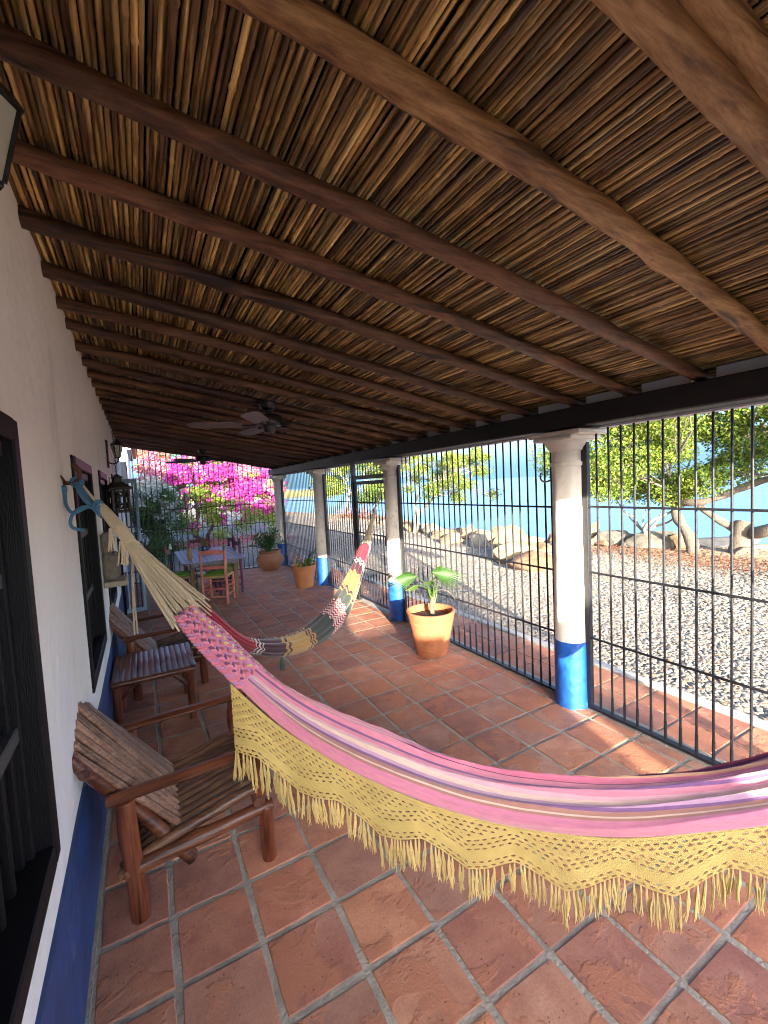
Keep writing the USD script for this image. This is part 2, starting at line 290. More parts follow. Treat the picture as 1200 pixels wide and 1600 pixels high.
def leafy(name, col, trans=.35, vary=.45, hue=.03, rough=.5):
    mat(name, {"g0": ("uvmap", {"attribute": "st"}), "g": ("separate_xyz", {}), "wn": ("white_noise_texture", {"dimensions": "1D"}), "m": ("math", {"math_type": "multiply", "value2": 91.7}),
               "v": ("map_range", {"to_min": 1-vary, "to_max": 1+vary}), "hh": ("map_range", {"to_min": .5-hue, "to_max": .5+hue}), "h": ("hsv", {"color": col}),
               "p": ("principled_bsdf", {"roughness": rough, "specular_ior_level": .35}), "t": ("translucent_bsdf", {}), "x": ("mix_closure", {"fac": trans})},
        [("g0.UV", "g.vector"), ("g.x", "v.value"), ("g.x", "m.value1"), ("m.value", "wn.w"), ("wn.value", "hh.value"), ("v.result", "h.value"), ("hh.result", "h.hue"),
         ("h.color", "p.base_color"), ("h.color", "t.color"), ("p.BSDF", "x.closure1"), ("t.BSDF", "x.closure2")], surface='x.closure')
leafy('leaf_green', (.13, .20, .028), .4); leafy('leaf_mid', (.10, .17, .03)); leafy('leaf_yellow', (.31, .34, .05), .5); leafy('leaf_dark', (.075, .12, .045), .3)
leafy('bract_magenta', (.50, .05, .31), .4, .4, .02); leafy('bract_pink', (.56, .22, .33), .45, .3, .04); leafy('bract_orange', (.55, .23, .17), .45, .3, .03); leafy('flower_white', (.5, .52, .44), .3, .2, .02)
leafy('palm_leaf', (.075, .17, .035), .35, .3); leafy('pot_leaf', (.04, .11, .03), .25, .4); leafy('pale_leaf', (.16, .27, .05), .4, .4)

# white wall plaster: faint grey stains
mat('plaster', {"g": ("geometry", {}), "mp": ("mapping", {"scale": (1, 1.4, .35)}), "n": ("noise_texture", {"scale": 1.6, "detail": 6, "roughness": .6}), "r": ("rgb_ramp", {"ramp": [(.28, (.64, .60, .53)), (.42, (.80, .77, .71)), (.7, (.86, .83, .78))]}),
    "n2": ("noise_texture", {"scale": 14, "detail": 5}), "b": ("bump", {"strength": .35, "distance": .02}), "p": ("principled_bsdf", {"roughness": .75, "specular_ior_level": .3})},
    [("g.position", "mp.vector"), ("mp.vector", "n.vector"), ("n.fac", "r.fac"), ("r.color", "p.base_color"), ("g.position", "n2.vector"), ("n2.fac", "b.height"), ("b.normal", "p.normal")])

# terracotta tile: tone from tile to tile, blotches, scaled rough patches, dark pits
mat('terracotta', {"g": ("geometry", {}), "oi": ("object_info", {}), "om": ("math", {"math_type": "multiply", "value2": 53.0}), "cx": ("combine_xyz", {}), "ad": ("vector_math", {"math_type": "add"}),
    "n": ("noise_texture", {"scale": 5.5, "detail": 7, "roughness": .62, "distortion": .4}), "n2": ("noise_texture", {"scale": 4.5, "detail": 6, "roughness": .6, "distortion": .35}), "n3": ("noise_texture", {"scale": 95, "detail": 4, "roughness": .7}),
    "r": ("rgb_ramp", {"ramp": [(.28, (.27, .122, .080)), (.45, (.35, .155, .098)), (.58, (.41, .19, .118)), (.75, (.47, .25, .16))]}),
    "fv": ("map_range", {"from_min": .3, "from_max": .7, "to_min": .84, "to_max": 1.16}), "fh": ("hsv", {}), "wn": ("white_noise_texture", {"dimensions": "1D"}), "tn": ("rgb_ramp", {"ramp": [(0, (.74, .70, .78)), (.25, (1.02, .90, .84)), (.5, (1.16, 1.0, .88)), (.65, (.84, .94, 1.0)), (.8, (.95, 1.02, 1.08)), (1, (1.22, 1.16, .98))]}),
    "mu": ("mix", {"mix_type": "multiply", "fac": 1.0}), "rough": ("map_range", {"from_min": .52, "from_max": .57, "to_min": 0, "to_max": 1, "clamp": True}),
    "mr": ("mix", {"mix_type": "mix", "color2": (.44, .175, .095)}), "sc": ("math", {"math_type": "multiply", "value2": .75}),
    "vo": ("voronoi_texture", {"scale": 34, "randomness": 1.0}), "pt": ("map_range", {"from_min": .06, "from_max": .13, "to_min": .35, "to_max": 1, "clamp": True}), "pitc": ("mix", {"mix_type": "multiply", "fac": 1.0}),
    "hm": ("math", {"math_type": "multiply"}), "b": ("bump", {"strength": .9, "distance": .005}), "b2": ("bump", {"strength": .22, "distance": .012}),
    "rg": ("map_range", {"to_min": .68, "to_max": .92}), "p": ("principled_bsdf", {"roughness": .7, "specular_ior_level": .3})},
    [("oi.random", "om.value1"), ("om.value", "cx.x"), ("om.value", "cx.z"), ("g.position", "ad.vector1"), ("cx.vector", "ad.vector2"), ("ad.vector", "n.vector"), ("ad.vector", "n2.vector"), ("g.position", "n3.vector"),
     ("n.fac", "r.fac"), ("om.value", "wn.w"), ("wn.value", "tn.fac"), ("r.color", "mu.color1"), ("tn.color", "mu.color2"), ("n2.fac", "rough.value"), ("rough.result", "sc.value1"),
     ("sc.value", "mr.fac"), ("n3.fac", "fv.value"), ("mu.color", "fh.color"), ("fv.result", "fh.value"), ("fh.color", "mr.color1"), ("ad.vector", "vo.vector"), ("vo.distance", "pt.value"), ("mr.color", "pitc.color1"), ("pt.result", "pitc.color2"), ("pitc.color", "p.base_color"),
     ("n3.fac", "hm.value1"), ("rough.result", "hm.value2"), ("n.fac", "b2.height"), ("hm.value", "b.height"), ("b2.normal", "b.normal"), ("b.normal", "p.normal"), ("rough.result", "rg.value"), ("rg.result", "p.roughness")])
plain('grout', (.31, .27, .21), .9, noise=.3, nscale=9, bump=.7, bscale=70)

# pebbles and ground
mat('pebble', {"oi": ("object_info", {}), "tc": ("texture_coordinate", {}), "wn": ("white_noise_texture", {"dimensions": "1D"}), "m": ("math", {"math_type": "multiply", "value2": 771.0}),
    "r": ("rgb_ramp", {"ramp": [(0, (0.152, 0.137, 0.118)), (.12, (0.190, 0.171, 0.144)), (.3, (0.220, 0.198, 0.163)), (.55, (0.251, 0.224, 0.182)), (.72, (0.274, 0.243, 0.198)), (.85, (0.228, 0.171, 0.114)), (.95, (0.175, 0.110, 0.068)), (1, (0.319, 0.296, 0.266))]}),
    "n": ("noise_texture", {"scale": 1.2, "detail": 4}), "v": ("map_range", {"from_min": .3, "from_max": .7, "to_min": .8, "to_max": 1.15}), "h": ("hsv", {}), "p": ("principled_bsdf", {"roughness": .7, "specular_ior_level": .35})},
    [("oi.random", "m.value1"), ("m.value", "wn.w"), ("wn.value", "r.fac"), ("tc.object", "n.vector"), ("n.fac", "v.value"), ("v.result", "h.value"), ("r.color", "h.color"), ("h.color", "p.base_color")])
mat('ground', {"g": ("geometry", {}), "v": ("voronoi_texture", {"scale": 15, "randomness": 1.0}), "vr": ("white_noise_texture", {"dimensions": "3D"}),
    "r": ("rgb_ramp", {"ramp": [(0, (0.172, 0.156, 0.133)), (.3, (0.218, 0.195, 0.164)), (.6, (0.257, 0.230, 0.187)), (.8, (0.211, 0.156, 0.105)), (1, (0.296, 0.281, 0.250))]}),
    "d": ("map_range", {"from_min": .2, "from_max": .75, "to_min": 1.0, "to_max": .8, "clamp": True}), "mm": ("mix", {"mix_type": "multiply", "fac": .9}),
    "n": ("noise_texture", {"scale": .35, "detail": 5, "roughness": .6}), "sx": ("separate_xyz", {}), "sd": ("map_range", {"from_min": 7.0, "from_max": 10.5, "to_min": -.25, "to_max": .45}), "ad": ("math", {"math_type": "add"}),
    "cl": ("map_range", {"from_min": .6, "from_max": .8, "clamp": True}), "n4": ("noise_texture", {"scale": 6, "detail": 6, "roughness": .7}), "soil": ("rgb_ramp", {"ramp": [(.3, (.19, .085, .05)), (.5, (.36, .25, .15)), (.7, (.46, .36, .23))]}),
    "mx": ("mix", {"mix_type": "mix"}), "b": ("bump", {"strength": .8, "distance": .03, "invert": True}), "p": ("principled_bsdf", {"roughness": .85, "specular_ior_level": .25})},
    [("g.position", "v.vector"), ("v.color", "vr.vector"), ("vr.value", "r.fac"), ("v.distance", "d.value"), ("r.color", "mm.color1"), ("d.result", "mm.color2"), ("g.position", "n.vector"), ("g.position", "sx.vector"), ("sx.x", "sd.value"),
     ("n.fac", "ad.value1"), ("sd.result", "ad.value2"), ("ad.value", "cl.value"), ("g.position", "n4.vector"), ("n4.fac", "soil.fac"), ("cl.result", "mx.fac"), ("mm.color", "mx.color1"), ("soil.color", "mx.color2"),
     ("mx.color", "p.base_color"), ("v.distance", "b.height"), ("b.normal", "p.normal")])
mat('water', {"g": ("geometry", {}), "mp": ("mapping", {"scale": (1, 1, 1), "rotation": (0, 0, .5)}), "mp2": ("mapping", {"scale": (1, 1, 1)}), "n": ("noise_texture", {"scale": 1.4, "detail": 6, "roughness": .55}), "n2": ("noise_texture", {"scale": .06, "detail": 3}),
    "r": ("rgb_ramp", {"ramp": [(.35, (.065, .155, .255)), (.65, (.10, .205, .315))]}), "b": ("bump", {"strength": .35, "distance": .12}), "p": ("principled_bsdf", {"roughness": .16, "ior": 1.33, "specular_ior_level": .5})},
    [("g.position", "mp.vector"), ("mp.vector", "n.vector"), ("g.position", "mp2.vector"), ("mp2.vector", "n2.vector"), ("n2.fac", "r.fac"), ("r.color", "p.base_color"), ("n.fac", "b.height"), ("b.normal", "p.normal")])
# frosted lamp glass
mat('lamp_glass', {"p": ("principled_bsdf", {"base_color": (.55, .55, .45), "roughness": .5, "transmission_weight": .35, "ior": 1.45})}, [])
mat('lamp_glass_clear', {"t": ("transparent_bsdf", {"color": (.9, .9, .88)}), "g": ("glossy_bsdf", {"color": (.9, .9, .9), "roughness": .1}), "f": ("fresnel", {"IOR": 1.45}), "x": ("mix_closure", {})}, [("f.fac", "x.fac"), ("t.BSDF", "x.closure1"), ("g.BSDF", "x.closure2")], surface='x.closure')

# woven stripes along the length of the pink hammock: colour by the st coordinate across the cloth
def cloth(name, stops, coord, interp=False, weave=(520, 900), extra=None):
    nodes = {"uv": ("uvmap", {"attribute": "st"}), "s": ("separate_xyz", {}), "r": ("rgb_ramp", {"ramp": stops, "interpolate": interp}),
             "mp": ("mapping", {"scale": (weave[0], weave[1], 1)}), "w": ("wave_texture", {"wave_type": "bands", "bands_direction": "diagonal", "scale": .35, "distortion": .4, "detail": 1}),
             "n": ("noise_texture", {"scale": 60, "detail": 4}), "v": ("map_range", {"from_min": .3, "from_max": .7, "to_min": .80, "to_max": 1.14}), "h": ("hsv", {}), "mn": ("mapping", {"scale": (26, 420, 1)}), "nt": ("noise_texture", {"scale": 1.0, "detail": 3, "roughness": .7}), "mw": ("mapping", {"scale": (9, 3, 1)}), "nw": ("noise_texture", {"scale": 1.0, "detail": 4}), "wo": ("math", {"math_type": "multiply_add", "value2": .012}), "fd": ("math", {"math_type": "add"}), "mb": ("math", {"math_type": "multiply", "value2": .5}), "vv": ("math", {"math_type": "multiply_add", "value2": .5}),
             "b": ("bump", {"strength": .4, "distance": .003}), "p": ("principled_bsdf", {"roughness": .9, "specular_ior_level": .15, "sheen_weight": .25})}
    links = [("uv.UV", "s.vector"), ("uv.UV", "mw.vector"), ("mw.vector", "nw.vector"), ("nw.fac", "wo.value1"), ("s." + coord, "wo.value3"), ("wo.value", "r.fac"), ("uv.UV", "mp.vector"), ("mp.vector", "w.vector"), ("uv.UV", "n.vector"), ("uv.UV", "mn.vector"), ("mn.vector", "nt.vector"), ("n.fac", "mb.value1"), ("nt.fac", "vv.value1"), ("mb.value", "vv.value3"), ("vv.value", "v.value"), ("v.result", "h.value"), ("h.color", "p.base_color"), ("nt.fac", "b.height"), ("b.normal", "p.normal")]
    if extra:
        nodes.update(extra[0]); links += extra[1]
    else: links.append(("r.color", "h.color"))
    mat(name, nodes, links)
PK, PK2, LV, PU, OR, CR, DK, BR = (.62, .22, .275), (.66, .17, .25), (.47, .27, .36), (.21, .10, .21), (.68, .34, .20), (.66, .46, .36), (.12, .035, .07), (.40, .19, .14)
cloth('pink_cloth', [(0, PK), (.085, (.62, .21, .29)), (.11, BR), (.125, CR), (.13, BR), (.15, PU), (.165, LV), (.185, CR), (.215, (.66, .36, .38)), (.235, PK), (.255, PU), (.268, PK), (.30, DK), (.305, PK2), (.335, OR), (.35, PK), (.385, LV), (.40, PK), (.43, PU), (.445, PK2),
                     (.485, PK2), (.53, PK), (.56, OR), (.575, PU), (.59, PK2), (.64, LV), (.67, CR), (.69, PK), (.75, PU), (.77, PK2), (.83, OR), (.86, PK), (.92, PU), (.94, PK)], 'y')
RED, WN, MU, GN, WH = (.30, .018, .035), (.045, .012, .022), (.34, .195, .05), (.035, .042, .035), (.62, .50, .42)
_zig = ({"sc": ("mapping", {"scale": (150, 46, 1)}), "wz": ("wave_texture", {"wave_type": "bands", "bands_direction": "x", "profile": "tri", "scale": 1.0}),
         "ty": ("math", {"math_type": "pingpong", "value2": .035}), "tm": ("math", {"math_type": "multiply", "value2": .45}), "xs": ("math", {"math_type": "add"}), "fx": ("math", {"math_type": "multiply", "value2": 62.0}), "ff": ("math", {"math_type": "fraction"}),
         "gt": ("math", {"math_type": "greater_than", "value2": .55}), "zc": ("mix", {"mix_type": "mix", "color1": (.24, .03, .045), "color2": (.62, .46, .40)}),
         "a": ("math", {"math_type": "greater_than", "value2": .60}), "bb": ("math", {"math_type": "less_than", "value2": .70}), "ab": ("math", {"math_type": "multiply"}), "fin": ("mix", {"mix_type": "mix"})},
        [("s.y", "ty.value1"), ("ty.value", "tm.value1"), ("s.x", "xs.value1"), ("tm.value", "xs.value2"), ("xs.value", "fx.value1"), ("fx.value", "ff.value1"), ("ff.value", "gt.value1"), ("gt.value", "zc.fac"),
         ("s.x", "a.value1"), ("s.x", "bb.value1"), ("a.value", "ab.value1"), ("bb.value", "ab.value2"), ("ab.value", "fin.fac"), ("r.color", "fin.color1"), ("zc.color", "fin.color2"), ("fin.color", "h.color")])
_zig[0].pop("sc"); _zig[0].pop("wz")
cloth('striped_cloth', [(0, RED), (.165, WH), (.172, WN), (.180, WH), (.186, WN), (.195, WH), (.20, WN), (.30, MU), (.315, WN), (.327, MU), (.44, WN), (.448, MU), (.458, WN), (.465, MU), (.475, GN),
                        (.76, MU), (.767, WN), (.777, MU), (.785, GN), (.79, MU), (.845, WN), (.85, MU), (.86, WN), (.905, WH), (.91, WN), (.918, WH), (.924, RED)], 'x', extra=_zig)
mat('braid', {"g": ("geometry", {}), "u0": ("uvmap", {"attribute": "st"}), "us": ("separate_xyz", {}), "r": ("rgb_ramp", {"ramp": [(0, (.62, .17, .23)), (.42, (.66, .24, .31)), (.58, (.44, .21, .36)), (.70, (.17, .065, .14)), (.82, (.34, .09, .12)), (.92, (.62, .44, .18)), (.96, (.66, .34, .25))], "interpolate": False}),
              "n": ("noise_texture", {"scale": 300, "detail": 3}), "b": ("bump", {"strength": .5, "distance": .002}), "p": ("principled_bsdf", {"roughness": .9, "specular_ior_level": .15, "sheen_weight": .2})},
    [("u0.UV", "us.vector"), ("us.x", "r.fac"), ("r.color", "p.base_color"), ("g.position", "n.vector"), ("n.fac", "b.height"), ("b.normal", "p.normal")])

# ================================================================== SETTING: ground, sea, sky
WX, FX, EAVE = -0.31, 2.83, 3.02            # house wall, iron fence, eave
def roof_z(x): return 2.277 - .175*(x - 2.66)     # centre line of the rafters
TP = 0.3007                                   # tile pitch
def shore(y):
    return np.interp(y, [-60, -20, 0, 5, 9, 14, 25, 33, 40, 48, 56, 66, 80, 95], [17, 16, 15, 14.5, 12.5, 12.0, 14.5, 13.2, 12.2, 12.4, 13.2, 10, -6, -70])
SEA = -1.2
ys = np.concatenate([np.linspace(-60, -12, 13), np.linspace(-10, 20, 61), np.linspace(21, 100, 60)])
us = np.concatenate([np.linspace(-70, -6, 12), np.linspace(-4, 12, 65), np.linspace(12.5, 24, 24)])
XX, YY = np.meshgrid(us, ys, indexing='ij')
sx = shore(YY); t = np.clip((XX - (sx - 3.0))/4.0, 0, 1); t = t*t*(3 - 2*t)
ZZ = -.07 - t*1.6 + (meshkit.fbm(np.stack([XX*.7, YY*.7, XX*0], -1), 3) - .5)*.10*np.clip((np.maximum(XX - 4.2, np.maximum(YY - 10.6, -2 - YY)))/2, 0, 1)
MB().grid(np.stack([XX, YY, ZZ], -1)).build('ground', 'ground', smooth=True, kind='structure')
def ground_z(x, y):
    t = np.clip((x - (shore(y) - 3.0))/4.0, 0, 1); t = t*t*(3-2*t)
    return -.07 - t*1.6 + (meshkit.fbm(np.stack([np.asarray(x)*.7, np.asarray(y)*.7, np.asarray(x)*0.], -1), 3) - .5)*.10*np.clip((np.maximum(x - 4.2, np.maximum(y - 10.6, -2 - y)))/2, 0, 1)
MB().add([(-3000, -3000, SEA), (6000, -3000, SEA), (6000, 6000, SEA), (-3000, 6000, SEA)], [[0, 1, 2, 3]]).build('sea', 'water', kind='structure')
# low headland across the bay
hx = np.linspace(0, 1, 60); V = []
base0, base1 = np.array([-40., 170.]), np.array([66., 150.])
prof = []
for u in hx:
    c = base0 + (base1 - base0)*u; h = 3.0*(.45 + .9*float(meshkit.fbm(np.array([u*14, .3, 0]), 4)))*min(1, (1-u)*9)**.6 + .05
    prof.append([[c[0]-3, c[1]-6, SEA-.3], [c[0]-1, c[1]-2, SEA+h*.75], [c[0], c[1]+3, SEA+h], [c[0]+2, c[1]+16, SEA+h*.9], [c[0]+3, c[1]+24, SEA-.3]])
MB().grid(np.array(prof)).build('headland', 'headland', kind='structure', smooth=True)

# ---------------------------------------------------------------- veranda floor and tiled path outside the bars
floor = thing('floor', kind='structure')
x_lines = [-.02, .2815 + .007] ; x0 = .2885
xl = x0 + TP*np.arange(-2, 10)                 # joints that run along the veranda
yl = 1.045 + TP*np.arange(-5, 33)
mb = MB(); mb.box((WX, -.45, -.30), (2.93, 10.3, -.0045)); mb.build('grout', 'grout', floor)
def tile(xa, xb, ya, yb, g=.0110):
    j = lambda: R.uniform(-.0035, .0035); zt = R.uniform(-.0008, .0018); tx, ty = R.uniform(-.0016, .0016), R.uniform(-.0016, .0016)
    c = [(xa+g+j(), ya+g+j()), (xb-g+j(), ya+g+j()), (xb-g+j(), yb-g+j()), (xa+g+j(), yb-g+j())]; V = []
    cx, cy = (xa+xb)/2, (ya+yb)/2
    mid = []                                    # uneven outline: an extra point on each side
    for i in range(4):
        p, q = np.array(c[i]), np.array(c[(i+1) % 4]); m = (p*(1-.35) + q*.35); m2 = p*.3 + q*.7
        nrm = np.array([q[1]-p[1], -(q[0]-p[0])]); nrm /= np.linalg.norm(nrm)+1e-9
        mid += [p + (np.array([cx, cy]) - p)*.012, m + nrm*R.uniform(-.002, .002), m2 + nrm*R.uniform(-.002, .002)]
    n = len(mid); mid = np.array(mid); cen = np.array([cx, cy])
    def ring(k, z): return [(*(cen + (m - cen)*(1 - k/ max(.05, np.linalg.norm(m-cen)))), z + (m[0]-cx)/.15*tx + (m[1]-cy)/.15*ty) for m in mid]
    V = ring(0, -.02) + ring(0, -.0045 + zt) + ring(.0035, -.0008 + zt) + ring(.013, zt) + [(cx, cy, zt + R.uniform(-.0005, .001))]
    F = []
    for k in range(3):
        for i in range(n):
            a, b = k*n+i, k*n+(i+1) % n; F += [(a, b, b+n), (a, b+n, a+n)]
    for i in range(n): F.append((3*n+i, 3*n+(i+1) % n, 4*n))
    return V, F
tiles = []
for i in range(len(xl)-1):
    for k in range(len(yl)-1):
        xa, xb, ya, yb = max(xl[i], WX+.03), min(xl[i+1], 2.80), yl[k], min(yl[k+1], 10.0)
        if xb - xa < .05 or yb - ya < .05: continue
        tiles.append((math.hypot(xa, ya) + (3 if ya < .45 else 0), xa, xb, ya, yb))
tiles.sort(); rest = MB()
for k, (_, xa, xb, ya, yb) in enumerate(tiles):
    V, F = tile(xa, xb, ya, yb)
    if k < 300: MB().add(V, F).build('tile', 'terracotta', floor, smooth=25)
    else: rest.add(V, F)
if rest.v: rest.build('far_tiles', 'terracotta', floor, kind='stuff')
path = thing('path', kind='structure')
MB().box((2.932, -4.5, -.30), (3.585, 11.0, -.0495)).build('mortar_bed', 'grout', path)
for k in range(-14, 35):
    for i in range(2):
        ya = 1.0 + .32*k
        V, F = tile(2.945 + .32*i, 2.945 + .32*(i+1), ya, ya+.32, .008); V = [(a, b, c - .042) for a, b, c in V]
        MB().add(V, F).build('tile', 'terracotta', path, smooth=25)
kb = MB(); e = np.linspace(-4.5, 11, 60)
P = np.array([[(3.588 + dx + .012*(meshkit.noise(np.array([yy*2.1, k*3., 0])) - .5), yy, dz + .012*(meshkit.noise(np.array([yy*3., k*5., 4.])) - .5)) for k, (dx, dz) in enumerate([(0, -.2), (0, -.035), (.012, -.026), (.10, -.03), (.118, -.042), (.12, -.25)])] for yy in e])
kb.grid(P).build('kerb', 'concrete', path, smooth=40)

# ---------------------------------------------------------------- house: thick wall with openings, dark rooms behind
house = thing('house', 'white plastered house wall with blue painted base and dark barred windows', 'house')
WT = .28; HT = 3.0; Y0, Y1 = -.30, 10.25
ops = [(.62, 1.645, .66, 1.99), (2.83, 3.86, .68, 1.99), (4.55, 5.55, .68, 2.0), (6.62, 7.48, .0, 2.06)]
w = MB(); cur = Y0
for a, b, z0, z1 in ops:
    w.box((WX-WT, cur, -.3), (WX, a, HT))
    w.box((WX-WT, a, z1), (WX, b, HT))
    if z0 > 0: w.box((WX-WT, a, -.3), (WX, b, z0))
    cur = b
w.box((WX-WT, cur, -.3), (WX, Y1, HT)); w.build('wall', 'plaster', house)
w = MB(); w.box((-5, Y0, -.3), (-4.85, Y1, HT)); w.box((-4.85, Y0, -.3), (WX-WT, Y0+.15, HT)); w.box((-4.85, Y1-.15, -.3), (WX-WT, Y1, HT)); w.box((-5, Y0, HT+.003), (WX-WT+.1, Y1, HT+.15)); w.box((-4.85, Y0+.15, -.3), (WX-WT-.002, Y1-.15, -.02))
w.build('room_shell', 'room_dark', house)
# blue base painted on, a few mm proud, worn upper edge
def band(ya, yb, ztop):
    n = max(2, int((yb-ya)/.05)); yy = np.linspace(ya, yb, n); top = ztop + .014*(np.array([meshkit.noise(np.array([q*4, 1., 2.])) for q in yy]) - .5)
    P = np.array([[(WX+.012+.004*(1-f), q, f*tz) for f in (0., .03, .5, 1.)] + [(WX-.005, q, tz)] for q, tz in zip(yy, top)])
    return P
bb = MB(); bb.grid(band(Y0, 6.55, .515)); bb.grid(band(7.55, Y1, .515)); bb.build('painted_base', 'band_blue', house, smooth=30)
MB().box((WX-.01, Y0, -.02), (WX+.030, 6.6, .0035)).build('mortar_edge', 'grout', house)
def window(a, b, z0, z1, depth=.10, bars=6, rails=(.33, .64), lintel='lintel_wood'):
    f = MB(); d = .065; px = WX + .012
    f.box((px-depth, a, z0), (px, a+d, z1), .006); f.box((px-depth, b-d, z0), (px, b, z1), .006); f.box((px-depth, a+d, z0), (px, b-d, z0+d), .006)
    f.box((px-depth-.03, a+d, z0+d), (px-.045, a+d+.035, z1-d), .004); f.box((px-depth-.03, b-d-.035, z0+d), (px-.045, b-d, z1-d), .004)
    win = f.build('window', 'frame_wood', house)
    l = MB(); l.box((px-depth, a+d, z1-d), (px+.004, b-d, z1), .006); l.box((px-depth, a+d+.035, z1-d-.05), (px-.02, b-d-.035, z1-d-.003), .005); l.build('lintel', lintel, win)
    for k in range(bars):
        y = a + d + (b-a-2*d)*(k+.5)/bars
        MB().obox((px-.075, y, z0+d), (px-.075, y, z1-d), .024, .024, up=(1, 0, 0), ch=.004).build('bar', 'frame_wood', win)
    for r in rails:
        z = z0 + (z1-z0)*r
        MB().box((px-.094, a+d, z-.022), (px-.050, b-d, z+.022), .004).build('rail', 'rail_wood', win)
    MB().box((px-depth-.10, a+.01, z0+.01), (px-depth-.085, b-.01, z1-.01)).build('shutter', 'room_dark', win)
window(*ops[0], bars=9, rails=(.33, .66), lintel='frame_wood'); window(*ops[1]); window(*ops[2])
a, b, z0, z1 = ops[3]
f = MB(); f.box((WX-.12, a, 0), (WX+.01, a+.06, z1), .006); f.box((WX-.12, b-.06, 0), (WX+.01, b, z1), .006); f.box((WX-.12, a+.06, z1-.06), (WX+.01, b-.06, z1), .006); f.build('door_frame', 'frame_wood', house)

# near end of the veranda (behind the camera): a lintel under the roof, and a garden wall some metres away
ew = thing('end_lintel', 'white lintel closing the roof at the near end of the veranda', 'lintel')
w = MB(); ya, yb = -.40, -.27
w.box((WX+.003, ya, 2.085), (1.93, yb, 2.70)); w.box((1.932, ya+.002, 2.085), (2.66, yb-.002, 2.40)); w.build('wall', 'plaster', ew)
gw = thing('garden_wall', 'white garden wall with a gate opening behind the viewer', 'wall')
w = MB(); w.box((-9, -6.62, -.3), (-1.75, -6.40, 3.45)); w.build('high_wall', 'plaster', gw)
MB().box((-1.748, -6.60, -.3), (-1.503, -6.42, 2.64), .01).build('stepped_wall', 'plaster', gw)
MB().box((-1.50, -6.58, -.3), (-.653, -6.44, 2.26), .01).build('stepped_wall', 'plaster', gw)
MB().box((-.65, -6.57, -.3), (-.10, -6.45, 2.11), .01).build('low_wall', 'plaster', gw)
MB().box((.09, -6.62, -.3), (.37, -6.40, 2.55), .01).build('gate_post', 'plaster', gw)

# ---------------------------------------------------------------- veranda roof
roof = thing('roof', 'sloping veranda roof of dark brown canes laid over round log rafters', 'roof')
rys = [-.30, .06, .44, .495, .881, 1.269, 1.675, 2.066, 2.487, 2.895, 3.22] + list(3.22 + .392*np.arange(1, 19))
for k, y in enumerate(rys):
    near = y < 1.0
    r = {0.44: .036, .495: .037, .881: .037, 1.269: .033}.get(y, R.uniform(.030, .034))
    xs = (-.42, EAVE-.10); dy = R.uniform(-.025, .025) if y > 1 else 0
    o = .03 if y == .44 else 0
    p, q = (xs[0], y - dy, roof_z(xs[0]) + o*0), (xs[1], y + dy + (0.02 if y == .44 else 0), roof_z(xs[1]) + o)
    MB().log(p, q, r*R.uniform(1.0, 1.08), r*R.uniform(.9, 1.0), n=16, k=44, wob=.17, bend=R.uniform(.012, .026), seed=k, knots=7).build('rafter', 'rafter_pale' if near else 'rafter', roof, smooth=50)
def cane(x, ya, yb, z, r, seed, n=6):
    g = random.Random(seed); pts, rad = [], []; y = ya; dx = g.uniform(-.005, .005); ph = g.uniform(0, 6); amp = g.uniform(.0, .0028)
    nodes = [];
    while y < yb:
        nodes.append(y); y += g.uniform(.20, .34)
    P = []; 
    for q in nodes: P += [(q-.014, 1.0), (q-.003, 1.28), (q+.003, 1.18), (q+.012, .95)]
    P = [(ya, .96)] + [p for p in P if ya + .01 < p[0] < yb - .01] + [(yb, .95)]
    for q, m in P:
        u = (q-ya)/max(.1, yb-ya); pts.append((x + dx*(u-.5)*2 + amp*math.sin(q*1.9+ph), q, z - .175*dx*(u-.5)*2 + .003*math.sin(q*2.7+ph))); rad.append(r*m*(1-.12*u))
    return pts, rad
def cane_z(x): return roof_z(x) + .034 + .006
pitch = .0160; nrow = int((EAVE - WX + .02)/pitch); cnt = 0
far = MB(); second = MB()
for i in range(nrow):
    x = WX - .05 + pitch*(i+.5)
    j1, j2 = 3.6 + R.uniform(-.9, .9), 6.9 + R.uniform(-.6, .6)
    for (ya, yb, kind) in ((-.35, j1 + .05, 0), (j1 - .05, j2, 1), (j2 - .1, 10.3, 2)):
        r = R.uniform(.0066, .0092) if R.random() > .15 else R.uniform(.005, .0062)
        z = cane_z(x) + .010 + R.uniform(-.004, .004) - (.003 if kind == 1 else 0)
        pts, rad = cane(x + R.uniform(-.003, .003), ya, yb, z, r, i*3+kind)
        if kind == 2 or cnt >= 300: far.tube(pts, rad, 5)
        else:
            MB().tube(pts, rad, 7).build('cane', R.choice(['cane', 'cane', 'cane', 'cane_gold', 'cane_dark']), roof, smooth=60); cnt += 1
    if True:
        ya = -.35; x2 = x + pitch*.5 + R.uniform(-.005, .005)
        while ya < 10.2:
            yb = min(10.3, ya + R.uniform(2.2, 4.2)); pts, rad = cane(x2 + R.uniform(-.004, .004), ya, yb, cane_z(x2) + .021 + R.uniform(-.002, .002), R.uniform(.007, .0095), i*31+int(ya*7)); second.tube(pts, rad, 5); ya = yb
far.build('far_canes', 'cane', roof, smooth=True, kind='stuff'); second.build('upper_canes', 'cane', roof, smooth=True, kind='stuff')
tp = MB(); P = [(-.45, .11), (EAVE+.02, .11), (EAVE+.02, .19), (-.45, .19)]
V = [(x, yy, roof_z(x)+h+.003) for yy in (-.40, 10.4) for x, h in P]
tp.add(V, [[0, 1, 5, 4], [1, 2, 6, 5], [2, 3, 7, 6], [3, 0, 4, 7], [3, 2, 1, 0], [4, 5, 6, 7]]).build('roof_deck', 'room_dark', roof)
